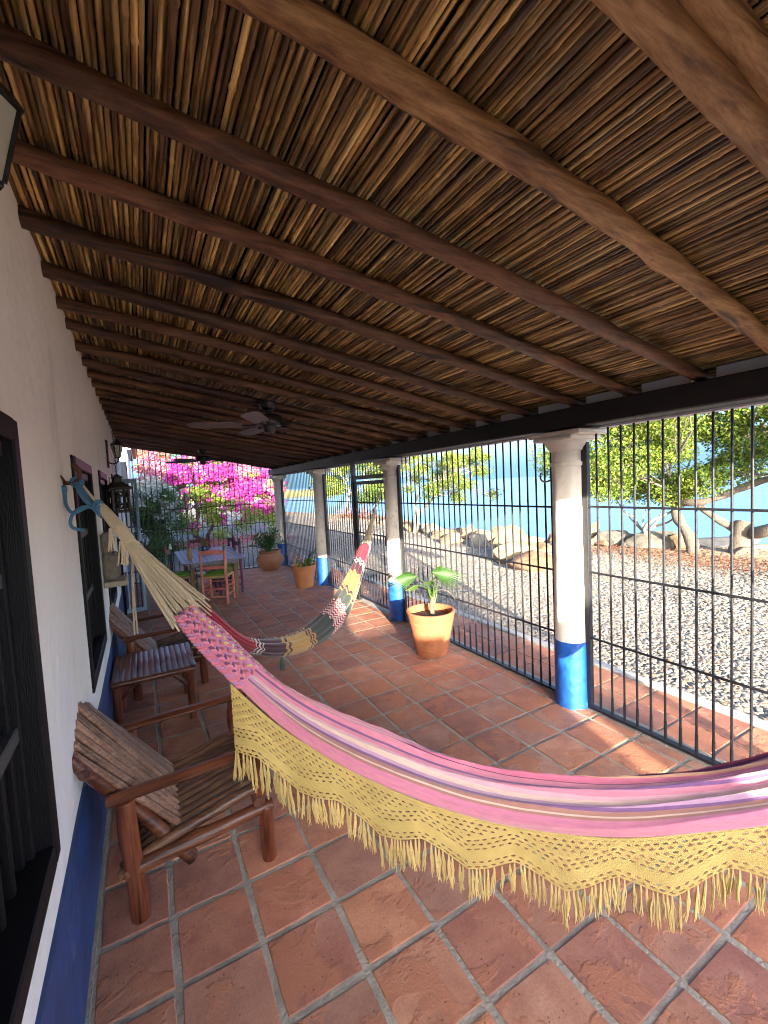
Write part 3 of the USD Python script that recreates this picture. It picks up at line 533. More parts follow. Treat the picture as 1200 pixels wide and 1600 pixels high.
for k in range(len(rys)-1):                                   # white board between the rafter ends, above the beam
    a, b = rys[k]+.065, rys[k+1]-.065
    if b - a > .08: MB().box((2.79, a, 2.224), (2.80, b, roof_z(2.79)+.045)).build('filler_board', 'plaster_strip', roof)
wire = MB(); pts = []
for k in range(9, len(rys)-1):
    pass
beam = thing('beam', 'long dark painted beam resting on the white columns', 'beam')
MB().box((2.665, -2.2, 2.083), (2.90, 10.3, 2.222), .008).build('beam', 'iron_beam', beam)
MB().box((2.845, -2.2, 2.070), (2.93, 10.3, 2.0825)).build('edge_strip', 'plaster_strip', beam)

# ---------------------------------------------------------------- columns
cols = [(2.79, -.41), (2.79, 2.17), (2.81, 4.79), (2.79, 7.33), (2.79, 9.93)]
def column(x, y, label):
    c = thing('column', label, 'column', (x, y, 0), group='round white columns along the veranda')
    r = .113; H = .50
    MB().lathe([(r+.012, -.04), (r+.010, .02), (r+.006, .06), (r+.004, H), (r+.001, H+.002)], 40, wob=.012, seed=int(y*3)).build('painted_base', 'column_blue', c, smooth=35)
    prof = [(r, H), (r-.003, 1.0), (r-.006, 1.60), (r-.006, 1.815), (r+.002, 1.818), (r+.004, 1.832), (r+.002, 1.845), (r-.006, 1.848), (r-.006, 1.925), (r+.006, 1.93), (r+.012, 1.945), (r+.03, 1.968), (r+.04, 1.985), (r+.04, 2.0)]
    MB().lathe(prof, 40, wob=.012, seed=int(y*5)).build('shaft', 'column_white', c, smooth=35)
    a = r + .055; cp = MB().box((-a, -a, 2.0), (a, a, 2.030), .008); cp.box((-a+.012, -a-.06, 2.031), (a-.012, a+.06, 2.0685), .010)
    cp.build('capital', 'column_white', c)
    return c
ep = thing('end_post', 'dark wooden end post that holds the near end of the pink hammock', 'post')
MB().box((2.70, -.46, -.1), (2.78, -.38, 2.08), .008).build('post', 'frame_wood', ep)
column(*cols[1], 'nearest white column in view, with tall sunlit shaft and deep blue base')
column(*cols[2], 'white column behind the potted fan palm, the gate hung against it')
column(*cols[3], 'white column right behind the orange pot of pale palm')
column(*cols[4], 'farthest white column, at the corner behind the round clay jar')
for x, y, dx in ((2.79, 2.17, 1), (2.81, 4.79, 1), (2.79, 7.33, 1)):       # rusty hammock hooks
    px, py, pz = x - .075, y + .085, 1.72
    h = [(px, py, pz), (px-.03, py+.02, pz-.012), (px-.055, py+.035, pz-.005), (px-.066, py+.042, pz+.025), (px-.06, py+.038, pz+.055)]
    l = {2.17: 'rusty hammock hook on the nearest white column', 4.79: 'rusty hammock hook on the column beside the gate', 7.33: 'rusty hammock hook on the column behind the orange pot'}[y]
    MB().tube(catmull(h, 12), .007, 8).build('hook', 'iron_rust', None, smooth=60, label=l, cat='hook')

# ---------------------------------------------------------------- iron bar panels
def bars_panel(label, a, b, axis='y', at=FX, top=2.066, rails=(.505, 1.006, 1.505), name='fence_panel', sp=.0885, z0=.025, parent=None, thick=.0075, topf=None, posts=(True, True), group='black iron bar panels'):
    t = parent or thing(name, label, 'fence', (0, 0, 0), group=group)
    P = (lambda u, z, o=0: (at+o, u, z)) if axis == 'y' else (lambda u, z, o=0: (u, at+o, z))
    n = int((b-a)/sp); topf = topf or (lambda u: top)
    for k in range(1, n):
        u = a + (b-a)*k/n
        MB().tube([P(u, z0), P(u, z0+.12), P(u, z0+.125), P(u + R.uniform(-.003, .003), (z0+topf(u))/2, R.uniform(-.002, .002)), P(u, topf(u))], [thick*1.25, thick*1.25, thick, thick, thick], 8).build('bar', 'iron', t, smooth=60)
        if z0 < .1: pass
    for z in rails:
        MB().obox(P(a, z, -.011), P(b, z, -.011), .008, .015, ch=.001).build('rail', 'iron', t)
    MB().obox(P(a, z0-.010), P(b, z0-.010), .045, .018, ch=.002).build('bottom_rail', 'iron', t)
    for on, u in zip(posts, (a, b)):
        if on: MB().obox(P(u, 0.0), P(u, min(topf(u), 1.98)), .05, .036, up=(1, 0, 0), ch=.002).build('post', 'iron', t)
    return t
bars_panel('black iron bar panel between the right picture edge and the nearest column', -.20, 2.045, rails=(.545, 1.035, 1.515), posts=(False, True))
bars_panel('black iron bar panel behind the potted fan palm, between two columns', 2.32, 4.655, posts=(True, True))
bars_panel('short black iron bar panel left of the gate', 6.03, 7.19, posts=(False, True))
bars_panel('black iron bar panel in the bay behind the orange pot', 7.47, 9.80, posts=(True, True))
bars_panel('tall black iron bar screen closing the far end of the veranda', -.30, 2.72, axis='x', at=9.98, sp=.098, rails=(.50, 1.02, 1.45), topf=lambda u: roof_z(u) + .05, posts=(False, False), group=None)
gate = thing('gate', 'black barred iron gate with transom, beside the second column', 'gate')
MB().obox((FX, 5.985, 0), (FX, 5.985, 2.066), .075, .06, up=(1, 0, 0), ch=.003).build('post', 'iron', gate)
MB().obox((FX, 4.935, 1.865), (FX, 5.945, 1.865), .05, .055, ch=.003).build('transom', 'iron', gate)
MB().obox((FX, 4.935, 1.785), (FX, 5.945, 1.785), .035, .05, ch=.003).build('top_rail', 'iron', gate)
for u in (5.915, 4.955): MB().obox((FX, u, .05), (FX, u, 1.758), .04, .035, up=(1, 0, 0), ch=.002).build('stile', 'iron', gate)
MB().obox((FX, 4.975, .07), (FX, 5.895, .07), .04, .035, ch=.002).build('bottom_rail', 'iron', gate)
for z in (.53, 1.05, 1.50): MB().obox((FX-.011, 4.97, z), (FX-.011, 5.90, z), .008, .02, ch=.001).build('rail', 'iron', gate)
for k in range(1, 11):
    u = 4.955 + .96*k/11
    MB().tube([(FX, u, .08), (FX, u, 1.765)], .0075, 8).build('bar', 'iron', gate, smooth=60)
    MB().tube([(FX, u, 1.89), (FX, u, 2.066)], .0075, 8).build('bar', 'iron', gate, smooth=60)
lk = MB().box((FX-.045, 4.93, .93), (FX-.012, 5.02, 1.06), .008); lk.build('lock', 'bronze', gate)
# ================================================================== HAMMOCKS
from scipy.interpolate import PchipInterpolator, CubicSpline
def frame(A, B):
    A, B = np.array(A, float), np.array(B, float); d = B - A; d[2] = 0; L = np.linalg.norm(d); d /= L; n = np.array([d[1], -d[0], 0.])
    if n @ (np.array(EYE) - A) < 0: n = -n
    return A, B, d, n, L
def at(fr, s, n, z): 
    A, B, d, nn, L = fr
    return np.stack([A[0] + d[0]*s + nn[0]*n, A[1] + d[1]*s + nn[1]*n, np.broadcast_to(z, np.shape(s))*1.0], -1)
# --- the pink hammock
f1 = frame((-.25, 2.5, 1.84), (2.68, -.35, 1.62))
_us = [.451, .58, .716, .871, 1.013, 1.131, 1.235, 1.427, 1.688, 1.933, 2.162, 2.375, 2.574, 2.759, 3.05, 3.35, 3.56]
_uz = [1.296, 1.205, 1.08, .955, .875, .828, .792, .736, .656, .626, .633, .659, .699, .765, .93, 1.12, 1.25]
_ls = [.528, .732, .813, 1.013, 1.255, 1.558, 1.837, 2.095, 2.332, 2.515, 2.685, 3.05, 3.35, 3.56]
_lz = [1.241, 1.029, .966, .807, .675, .574, .523, .518, .547, .596, .649, .83, 1.04, 1.20]
up1, lo1 = PchipInterpolator(_us, _uz), CubicSpline(_ls, _lz)
pink = thing('pink_hammock', 'pink and purple striped cloth hammock with yellow crochet fringe across the foreground', 'hammock')
def cross(fr, upf, lof, s, m, g, ripple, folds, seed, depth=.075):
    u, l = float(upf(s)), float(lof(s)); e_ = max(0., min(1., (g-.8)/.2)); depth = .03 + (depth-.03)*e_
    k_ = max(0., min(1., (s-1.6)/1.0)); sl = .84 - .20*k_*k_*(3-2*k_)
    far_ = lambda n_: u + (n_+.05)*sl*g - .003
    ctl = np.array([[.10, l], [.118, l*.72+u*.28], [.085, l*.32+u*.68], [.012, u-.004], [-.045, u], [-.095, far_(-.095)-depth*.6], [-.145, far_(-.145)-depth], [-.20, far_(-.20)-depth*.45], [-.245, far_(-.245)-.004], [-.275, far_(-.27)-.05], [-.275, far_(-.27)-.12]])
    ctl[:, 0] = -.05 + (ctl[:, 0]+.05)*g; mid = (u+l)/2
    c = catmull(ctl, m); tg = np.gradient(c, axis=0); tg /= np.linalg.norm(tg, axis=1, keepdims=True)+1e-9; nm = np.c_[-tg[:, 1], tg[:, 0]]
    t = np.linspace(0, 1, m); env = np.clip(t*14, 0, 1)*np.clip((1-t)*14, 0, 1)
    ph = seed + .5*math.sin(s*1.7+seed)
    w = np.abs(np.sin(PI*(folds*t + .35*math.sin(s*1.3+seed) + .25*np.sin(7*t + s*.9))))**.55*1.5 - .9 + .35*np.sin(2*PI*(folds*.37)*t + 1.3*ph + s*.9)
    return c + nm*(ripple*w*env)[:, None]
ss = np.linspace(.80, 3.32, 170); m = 190; P = np.zeros((len(ss), m, 3)); UV = np.zeros((len(ss), m, 2))
for i, s in enumerate(ss):
    e = min(1, (s-.74)/.6, (3.38-s)/.6); g = .80 + .20*max(0, min(1, e)); rip = .0125 + .004*(1-g)*5
    c = cross(f1, up1, lo1, s, m, g, rip, 13, .6); P[i] = at(f1, np.full(m, s), c[:, 0], c[:, 1]); UV[i] = np.c_[np.full(m, (s-.8)/2.52), np.linspace(0, 1, m)]
MB().grid(P, UV).build('cloth', 'pink_cloth', pink, smooth=True, uv=True)
# braided ends: flat plaits side by side from the lower edge over the top to the back
def braid_end(s0, s1, flip):
    K = 13; sp = .0125; n = int((s1-s0)/sp); sv = s0 + sp*(np.arange(n)+.5); fr_ = (sv-s0)/(s1-s0); fr_ = 1-fr_ if flip else fr_
    C_ = []
    for s_, q in zip(sv, fr_):
        c = cross(f1, up1, lo1, s_, 97, .66 + .14*q, 0, 9, .6); d_ = np.r_[0, np.cumsum(np.linalg.norm(np.diff(c, axis=0), axis=1))]; t_ = d_[-1]*(np.arange(K)+.5)/K
        C_.append(np.c_[np.interp(t_, d_, c[:, 0]), np.interp(t_, d_, c[:, 1])])
    C_ = np.array(C_); W_ = np.linalg.norm(np.diff(C_, axis=1), axis=2).mean()
    X_ = np.stack([at(f1, sv, C_[:, k, 0], C_[:, k, 1]) for k in range(K)], 1)
    for k in range(K):
        trip = [(.2, .62, .1), (.75, .3, .5), (.1, .85, .62), (.3, .94, .7), (.62, .2, .75), (.05, .75, .3)][k % 6]; b = MB(); k0, k1 = max(0, k-1), min(K-1, k+1)
        for j in range(n):
            j0, j1 = max(0, j-1), min(n-1, j+1); ax0 = X_[j1, k] - X_[j0, k]; ax0 /= np.linalg.norm(ax0); sd0 = X_[j, k1] - X_[j, k0]; wd = np.linalg.norm(sd0)/(k1-k0); sd0 /= np.linalg.norm(sd0); nr = np.cross(ax0, sd0); nr /= np.linalg.norm(nr)
            for side in (-1, 1):
                c = X_[j, k] + sd0*side*wd*.25 + ax0*side*.003; ax = ax0*.80 + sd0*side*(-.60); ax /= np.linalg.norm(ax); sd = np.cross(nr, ax); V = []; R_ = R.uniform(.9, 1.1)
                for a_, w_ in ((-1, .0), (-.55, .75), (.1, 1.0), (.65, .7), (1, .0)):
                    if w_ == 0: V.append(c + ax*a_*.0165); continue
                    for q in range(6): V.append(c + ax*a_*.0165*R_ + w_*R_*(wd*.22*math.cos(q*PI/3)*sd + min(.0105, wd*.4)*math.sin(q*PI/3)*nr))
                F = [(0, 1+(q+1) % 6, 1+q) for q in range(6)] + [(19, 13+q, 13+(q+1) % 6) for q in range(6)]
                for r_ in range(2):
                    for q in range(6):
                        a1, b1 = 1+r_*6+q, 1+r_*6+(q+1) % 6; F += [(a1, b1, b1+6), (a1, b1+6, a1+6)]
                b.add(V, F, np.full((len(V), 2), trip[(2*j + (side > 0)) % 3]))
        b.build('braid', 'braid', pink, smooth=True)
    P = np.array([at(f1, np.full(40, s_), *(cross(f1, up1, lo1, s_, 40, .66 + .14*q, 0, 9, .6)).T) for s_, q in zip(sv, fr_)]); MB().grid(P).build('cloth_end', 'pink_dark', pink, smooth=True)
braid_end(.545, .86, False); braid_end(3.27, 3.52, True)
# suspension cords: fan of thin cords from the knot to the braids, and the bundled loop
def cords(fr, sk, zk, se, upf, lof, n, parent, rad=.0042, spread=.11, seed=1, sag=.01, zoff=0.0):
    g = random.Random(seed)
    for k in range(n):
        th = 2*PI*k/n; u, l = float(upf(se)), float(lof(se)); mid = (u+l)/2
        e = at(fr, np.array(se + g.uniform(-.02, .02)), .02+spread*.75*math.cos(th), mid + max((u-l)*.8, spread*.62)*math.sin(th)); b = at(fr, np.array(sk), .012*math.cos(th), zk + .014*math.sin(th))
        pts = [b + (e-b)*t + np.array([0, 0, -sag*math.sin(PI*t)*g.uniform(.3, 1.4)]) for t in np.linspace(0, 1, 7)]
        MB().tube(pts, rad*g.uniform(.85, 1.15), 6).build('cord', 'rope_natural', parent, smooth=60)
cords(f1, .215, 1.60, .555, up1, lo1, 30, pink, seed=2); cords(f1, 3.88, 1.50, 3.52, up1, lo1, 20, pink, seed=3)
MB().tube([at(f1, np.array(s), 0, z) for s, z in ((.095, 1.725), (.13, 1.70), (.18, 1.645), (.225, 1.595), (.27, 1.54))], [.016, .022, .026, .030, .026], 12).build('bundle', 'rope_natural', pink, smooth=True)
MB().tube([at(f1, np.array(.215 + .010*k), .030*math.cos(k*1.1), 1.607 - .0117*k + .030*math.sin(k*1.1)) for k in range(9)], .0075, 8).build('knot', 'rope_natural', pink, smooth=True)
for k, (s, ln) in enumerate(((.19, .105), (.245, .115), (.262, .09))):   # frayed loose ends of the binding
    fz = MB(); c = at(f1, np.array(s), .025, 1.60 - (s-.2)*1.1)
    for j in range(9):
        a, r_ = R.uniform(-.018, .018), R.uniform(.002, .0035); fz.tube([c + np.array([a*.3, R.uniform(-.004, .004), 0]), c + np.array([a*.7, 0, -ln*.5]), c + np.array([a*1.2, R.uniform(-.01, .01), -ln*R.uniform(.85, 1.05)])], [r_, r_*1.2, r_*.8], 5)
    fz.build('loose_end', 'rope_natural', pink, smooth=60)
MB().tube([at(f1, np.array(s), 0, z) for s, z in ((3.86, 1.51), (3.97, 1.56), (4.06, 1.62))], .016, 10).build('bundle', 'rope_natural', pink, smooth=True)
dr = MB()
for o in (0, .012): dr.tube([(-.085+o, 3.38-o, 1.42), (-.092+o*.5, 3.40, 1.2), (-.10+o, 3.40, 1.0), (-.105+o*1.5, 3.40, .81)], .006, 6)

# crochet lace: real holes in zigzag rows
PER, S0 = .33, 1.765
def tri(s): return np.abs(((s - S0)/PER + .5) % 1 - .5)*2          # 0 at the points, 1 in the arches
def lace_bottom(s): return lo1(s) - (.148 + .115*np.exp(-np.clip(s-.81, 0, 9)/.22)) - .045*(1-tri(s))**1.3 + .022*np.clip(tri(s)-.45, 0, 1)
ds, dv = .0031, .0031
S = np.arange(.825, 3.26, ds); lace = MB(); NV = 98
lo_s, bt_s = lo1(S), lace_bottom(S); idx = -np.ones((len(S), NV), int); pts = []; uvs = []
for i, s in enumerate(S):
    H = lo_s[i] - bt_s[i]
    for j in range(NV):
        v = j*dv
        if v > H + dv: break
        v = min(v, H); z = lo_s[i] + .004 - v
        lip = .012*np.exp(-v/.02)
        nn = .104 + lip*.0 + .006*math.sin(s*9) + .010*math.sin(s*21+1)*(v/.2) + .01*(v/.2) - .02*max(0, (1.0-s))*v/.2
        pts.append(at(f1, np.array(s), nn, z) + np.array([0, 0, 0])); uvs.append((s, v)); idx[i, j] = len(pts)-1
F = []
for i in range(len(S)-1):
    w = 1 - tri(S[i]); H = lo_s[i]-bt_s[i]
    for j in range(NV-1):
        q = (idx[i, j], idx[i+1, j], idx[i+1, j+1], idx[i, j+1])
        if min(q) < 0: continue
        v = (j+.5)*dv; hb = H - v; zb = .118 if H < .21 else .118 + (H-.21)*.25; top_ = hb > zb; q_ = v if top_ else hb; row = int(q_/.0155); ph_ = q_ - row*.0155; us_ = (S[i]/.028 + (.5 if row % 2 else 0)) % 1
        holey = (v > .008) if top_ else (.003 < hb < .034 or .062 < hb < .108)
        if holey and .004 + .003*abs(us_/.62-.5)*1.6 < ph_ < .0128 - .003*abs(us_/.62-.5)*1.6 and us_ < .62: continue
        F.append(q)
lm = MB().add(np.array(pts), np.array(F), np.array(uvs)); 
v0, f0 = lm.mesh(); back = v0 - f1[3]*.003
lm.add(back, f0[:, ::-1]); lm.build('crochet_lace', 'lace', pink, smooth=False)
s = .83; k = 0
while s < 3.25:
    tb = MB(); c = at(f1, np.array(s), .112 + .006*math.sin(s*9) + .010*math.sin(s*21+1) + R.uniform(-.006, .006), float(lace_bottom(np.array(s))) + .004)
    ln = R.uniform(.095, .135)*(1.15 if s < 1.1 else 1); sw = R.uniform(-.010, .010); sn = R.uniform(-.008, .008)
    for j in range(7):
        a = j*.9 + R.uniform(-.4, .4); o = (f1[2]*math.cos(a) + f1[3]*math.sin(a)); l2 = ln*R.uniform(.80, 1.06); cur = R.uniform(-.003, .003); c1, c2 = R.uniform(-.004, .004), R.uniform(-.006, .006)
        tb.tube([c + o*.0012, c + o*.0026 + np.array([0, 0, -l2*.2]), c + o*(.0036+cur) + f1[2]*(sw*.3+c1) + f1[3]*sn*.3 + np.array([0, 0, -l2*.45]), c + o*(.0040+cur) + f1[2]*sw*.7 + f1[3]*sn*.7 + np.array([0, 0, -l2*.75]), c + o*(.0050) + f1[2]*(sw + c2) + f1[3]*sn + np.array([0, 0, -l2])], [.0016, .0021, .0020, .0019, .0010], 4)
    tb.build('tassel', 'tassel', pink, smooth=60); s += R.choice([.012, .013, .016, .022, .027]); k += 1

# --- the dark striped hammock
f2 = frame((-.25, 2.5, 1.84), (2.735, 4.865, 1.60))
up2 = CubicSpline([.65, .703, .935, 1.178, 1.408, 1.77, 2.229, 2.509, 2.916, 3.20], [1.09, 1.044, .80, .660, .585, .525, .585, .70, .945, 1.15])
lo2 = CubicSpline([.65, .856, 1.166, 1.473, 1.851, 2.328, 2.703, 2.95, 3.20], [.985, .765, .535, .41, .335, .35, .53, .80, 1.08])
dark = thing('striped_hammock', 'gathered red, black, mustard and green banded hammock hanging beyond the pink one', 'hammock')
ss = np.linspace(.66, 3.13, 140); m = 110; P = np.zeros((len(ss), m, 3)); UV = np.zeros((len(ss), m, 2))
for i, s in enumerate(ss):
    u, l = float(up2(s)), float(lo2(s)); g = min(1, .55 + .45*min((s-.6)/.7, (3.2-s)/.7)); th = np.linspace(-.25*PI, 1.18*PI, m); t = np.linspace(0, 1, m)
    hh = (u-l)/2; cn = .085*g*np.cos(th) - .0; cz = (u+l)/2 - hh*.95*np.cos(th+PI/2)*.0 + hh*np.sin(th)
    # U-shaped bundle: front flank, bottom and back flank, with ridges along its length
    th = np.linspace(PI*.62, -PI*1.05, m); w = np.abs(np.sin(th*4.2 + .3*math.sin(s*2.2)))**.6
    rad = 1 - .16 + .19*w; P[i] = at(f2, np.full(m, s), .105*g*np.cos(th)*rad, (u+l)/2 + hh*np.sin(th)*rad); UV[i] = np.c_[np.full(m, (s-.66)/2.47) + .004*np.sin(th*9), t]
MB().grid(P, UV).build('cloth', 'striped_cloth', dark, smooth=True, uv=True)
cords(f2, .235, 1.525, .675, up2, lo2, 22, dark, rad=.0042, spread=.075, seed=5); cords(f2, 3.47, 1.455, 3.10, up2, lo2, 22, dark, rad=.005, spread=.06, seed=6)
MB().tube([at(f2, np.array(.225 + .009*k), .028*math.cos(k*1.1), 1.535 - .010*k + .028*math.sin(k*1.1)) for k in range(10)], .008, 8).build('knot', 'rope_natural', dark, smooth=True)
MB().tube(catmull([(-.255, 2.5, 1.85), at(f2, np.array(.10), 0, 1.70), at(f2, np.array(.235), 0, 1.53)], 8), .0065, 8).build('hanging_rope', 'rope_natural', dark, smooth=True)
MB().tube([at(f2, np.array(s_), 0, z_) for s_, z_ in ((3.45, 1.44), (3.56, 1.535), (3.66, 1.66), (3.70, 1.735))], [.016, .012, .009, .007], 8).build('hanging_rope', 'rope_natural', dark, smooth=True)
tb = MB(); c = at(f2, np.array(1.42), .03, .435)
for j in range(14): 
    a = j*.45; tb.tube([c + np.array([.004*math.cos(a), .004*math.sin(a), 0]), c + np.array([.013*math.cos(a), .013*math.sin(a), -.05]), c + np.array([.017*math.cos(a), .017*math.sin(a), -.105-R.uniform(0, .01)])], [.003, .004, .003], 5)
tb.build('tassel', 'tassel_green', dark, smooth=60)
fr = MB()                                                            # loose warp ends along the upper edge
for s_ in np.arange(.95, 2.95, .035):
    c = at(f2, np.array(s_), .02, float(up2(s_)) - .004); fr.tube([c, c + np.array([R.uniform(-.012, .012), .006, .012]), c + np.array([R.uniform(-.03, .03), .015, R.uniform(-.005, .02)])], .0016, 4)
fr.build('loose_threads', 'paint_maroon', dark, smooth=60, kind='stuff')
dr.build('hanging_cord', 'rope_natural', dark, smooth=True)

# hook in the wall and the blue rope
hk = thing('wall_hook', 'rusty iron hook in the white wall holding both hammocks', 'hook')
MB().tube(catmull([(WX-.02, 2.50, 1.825), (-.285, 2.50, 1.828), (-.262, 2.497, 1.832), (-.246, 2.495, 1.85), (-.243, 2.49, 1.875), (-.255, 2.488, 1.905), (-.268, 2.487, 1.918)], 16), np.linspace(.0085, .0115, 16), 8).build('hook', 'iron_rust', hk, smooth=True)
MB().tube([(WX+.001, 2.44, 1.86), (WX+.012, 2.47, 1.835), (-.285, 2.495, 1.83)], .005, 6).build('spike', 'iron_rust', hk, smooth=True)
br = thing('blue_rope', 'frayed blue rope knotted round the wall hook', 'rope')
b = MB(); b.tube(catmull([(-.262, 2.497, 1.828), (-.245, 2.47, 1.79), (-.222, 2.44, 1.745), (-.195, 2.43, 1.715)], 10), .012, 8); b.tube(catmull([(-.258, 2.515, 1.83), (-.235, 2.49, 1.785), (-.205, 2.46, 1.73), (-.185, 2.44, 1.705)], 10), .011, 8)
for k in range(3): b.tube([(-.262 + .016*math.cos(a) + .006*k, 2.497 + .006*k, 1.832 + .02*math.sin(a)) for a in np.linspace(0, 2*PI, 12)], .008, 6)
for k in range(3): b.tube([at(f1, np.array(.105 + .012*k), .026*math.cos(a), 1.712 - .012*k + .026*math.sin(a)) for a in np.linspace(0, 2*PI, 12)], .008, 6)
b.build('rope', 'rope_blue', br, smooth=True)
MB().tube(catmull([(-.19, 2.42, 1.70), (-.235, 2.42, 1.705), (-.275, 2.43, 1.69), (-.298, 2.44, 1.725), (-.300, 2.45, 1.775), (-.302, 2.45, 1.80)], 18), .0075, 8).build('loose_end', 'rope_blue', br, smooth=True)
MB().tube(catmull([(-.21, 2.42, 1.715), (-.262, 2.43, 1.70), (-.287, 2.44, 1.66), (-.285, 2.44, 1.625), (-.265, 2.44, 1.612), (-.238, 2.44, 1.607)], 18), .0075, 8).build('loose_end', 'rope_blue', br, smooth=True)
bk = MB()
for c in ((-.302, 2.45, 1.805), (-.302, 2.452, 1.795)):
    m_ = trimesh.creation.icosphere(1, .014); bk.add(m_.vertices*(1 + .3*rng.uniform(-1, 1, (len(m_.vertices), 1))) + c, m_.faces)
bk.build('frayed_knot', 'rope_blue', br, smooth=True)

# ================================================================== LOG FURNITURE
def log_chair(label, loc):
    t = thing('log_chair', label, 'chair', loc, group='slatted log armchairs against the white wall')
    W = .60
    for y in (0, W):
        MB().log((-.125, y, 0), (-.15, y, .52), .037, .036, n=12, k=10, wob=.10, seed=int(y*10)+3, knots=2).build('rear_post', 'chair_wood_z', t, smooth=50)
        MB().log((.41, y, 0), (.405, y, .27), .031, .033, n=12, k=8, wob=.10, seed=int(y*10)+5, knots=1).build('front_leg', 'chair_wood_z', t, smooth=50)
        MB().log((-.17, y - (.005 if y == 0 else -.005), .215), (.44, y, .262), .031, .029, n=12, k=12, wob=.08, bend=.006, seed=int(y*10)+7, knots=2).build('side_rail', 'chair_wood', t, smooth=50)
        MB().log((-.21, y, .535), (.46, y, .548), .036, .033, n=10, k=12, wob=.07, bend=.006, seed=int(y*10)+9, flat=.5).build('armrest', 'chair_wood', t, smooth=40)
        MB().log((.385, y + (.03 if y == 0 else -.03), .28), (.37, y, .53), .022, .020, n=9, k=8, wob=.16, bend=.02, seed=int(y*10)+11).build('arm_support', 'chair_wood_z', t, smooth=50)
        yy = y + (.05 if y == 0 else -.05)
        MB().log((.085, yy, .125), (-.325, yy, .73), .030, .026, n=10, k=12, wob=.22, bend=.012, seed=int(y*10)+13, knots=2).build('back_frame', 'chair_wood', t, smooth=50)
    MB().log((-.14, -.02, .235), (-.14, W+.02, .235), .03, .03, n=10, k=6, seed=21).build('rear_rail', 'chair_wood_y', t, smooth=50)
    MB().log((.375, -.02, .305), (.375, W+.02, .305), .028, .028, n=10, k=6, seed=22).build('front_rail', 'chair_wood_y', t, smooth=50)
    MB().log((-.275, .02, .66), (-.275, W-.02, .66), .024, .022, n=10, k=6, seed=23).build('back_rail', 'chair_wood_y', t, smooth=50)
    nb = 11
    for k in range(nb):
        y0_ = .075 + (W-.15)*k/(nb-1); y1_ = W/2 + (y0_-W/2)*1.08; zt = .84 - .10*abs(k-(nb-1)/2)**1.4/((nb-1)/2)**1.4 + R.uniform(-.022, .022)
        MB().log((.075, y0_, .245), (-.18-.15*zt/.85, y1_, zt), .021, .019, n=9, k=8, wob=.12, bend=R.uniform(0, .004), seed=k+40, flat=.75).build('back_slat', 'slat_wood', t, smooth=50)
    ns = 12
    for k in range(ns):
        y_ = .03 + (W-.06)*k/(ns-1); s_ = R.randint(0, 999)
        g = MB(); pts = catmull([(-.185 + R.uniform(-.015, .015), y_, .19), (.02, y_, .275), (.2, y_, .315), (.33, y_, .345), (.44 + R.uniform(-.01, .01), y_, .338)], 12)
        rr = .0235*(1 + .12*(meshkit.noise(np.c_[np.arange(12)*.9, np.full(12, s_*1.), np.zeros(12)])-.5)*2); rr[0] *= .85; rr[-1] *= .85
        g.tube(pts, rr, 9); v = g.v[0]; g.v[0] = np.c_[v[:, :2], v[:, 2] - .0]; g.build('seat_slat', 'seat_wood', t, smooth=50)
    return t
log_chair('nearest slatted log armchair, under the fringe of the pink hammock', (0, 2.02, 0))
c2 = log_chair('farther slatted log armchair, behind the low log table', (-.015, 4.27, 0))
st = thing('side_table', 'low dark log table with slatted top between the two armchairs', 'table', (-.01, 3.90, 0))
hx_, hy_, ht = .275, .285, .445
for sx_ in (-1, 1):
    for sy_ in (-1, 1):
        MB().log((sx_*(hx_-.03), sy_*(hy_-.03), 0), (sx_*(hx_-.03), sy_*(hy_-.03), ht-.045), .029, .030, n=12, k=8, wob=.10, seed=60+sx_*2+sy_, knots=2).build('leg', 'chair_wood_z', st, smooth=50)
        MB().log((sx_*(hx_-.03), sy_*(hy_-.03), ht-.20), (sx_*(hx_-.15), sy_*(hy_-.03), ht-.06), .015, .015, n=8, k=4, seed=70+sx_*2+sy_).build('brace', 'chair_wood', st, smooth=50)
for sy_ in (-1, 1): MB().log((-hx_, sy_*(hy_-.02), ht-.045), (hx_+.01, sy_*(hy_-.02), ht-.045), .030, .028, n=12, k=10, wob=.08, seed=80+sy_, flat=.85).build('long_rail', 'chair_wood', st, smooth=50)
for sx_ in (-1, 1): MB().log((sx_*(hx_-.03), -hy_+.03, ht-.05), (sx_*(hx_-.03), hy_-.03, ht-.05), .026, .026, n=12, k=8, seed=84+sx_).build('short_rail', 'chair_wood_y', st, smooth=50)
for k in range(14):
    x_ = -hx_+.02 + (2*hx_-.03)*k/13; MB().log((x_, -hy_-.01+R.uniform(-.008, .008), ht-.018), (x_ + R.uniform(-.004, .004), hy_+.01+R.uniform(-.008, .008), ht-.016), .0222, .0215, n=10, k=7, wob=.05, seed=90+k, flat=.28).build('slat', 'chair_wood_y', st, smooth=50)

# ================================================================== DINING SET
dt = thing('dining_table', 'blue grey slatted dining table with rounded corners at the far end', 'table', (.955, 8.06, 0))
from shapely.geometry import box as sbox, Polygon
shape = sbox(-.37, -.78, .37, .78).buffer(.12, quad_segs=6); shape = Polygon(np.array(shape.exterior.coords)*[1, 1])
k = 0
for x_ in np.arange(-.49, .49, .0755):
    g_ = shape.intersection(sbox(x_+.004, -2, x_+.0715, 2))
    if g_.is_empty: continue
    m_ = trimesh.creation.extrude_polygon(g_, .024, engine='earcut'); MB().add(m_.vertices + [0, 0, .668], m_.faces).build('slat', 'table_grey', dt)
for (p, q) in (((-.33, -.66, .625), (-.33, .66, .625)), ((.33, -.66, .625), (.33, .66, .625)), ((-.33, -.66, .625), (.33, -.66, .625)), ((-.33, .66, .625), (.33, .66, .625)), ((-.40, 0, .64), (.40, 0, .64))): MB().obox(p, q, .03, .08, ch=.003).build('apron', 'table_grey', dt)
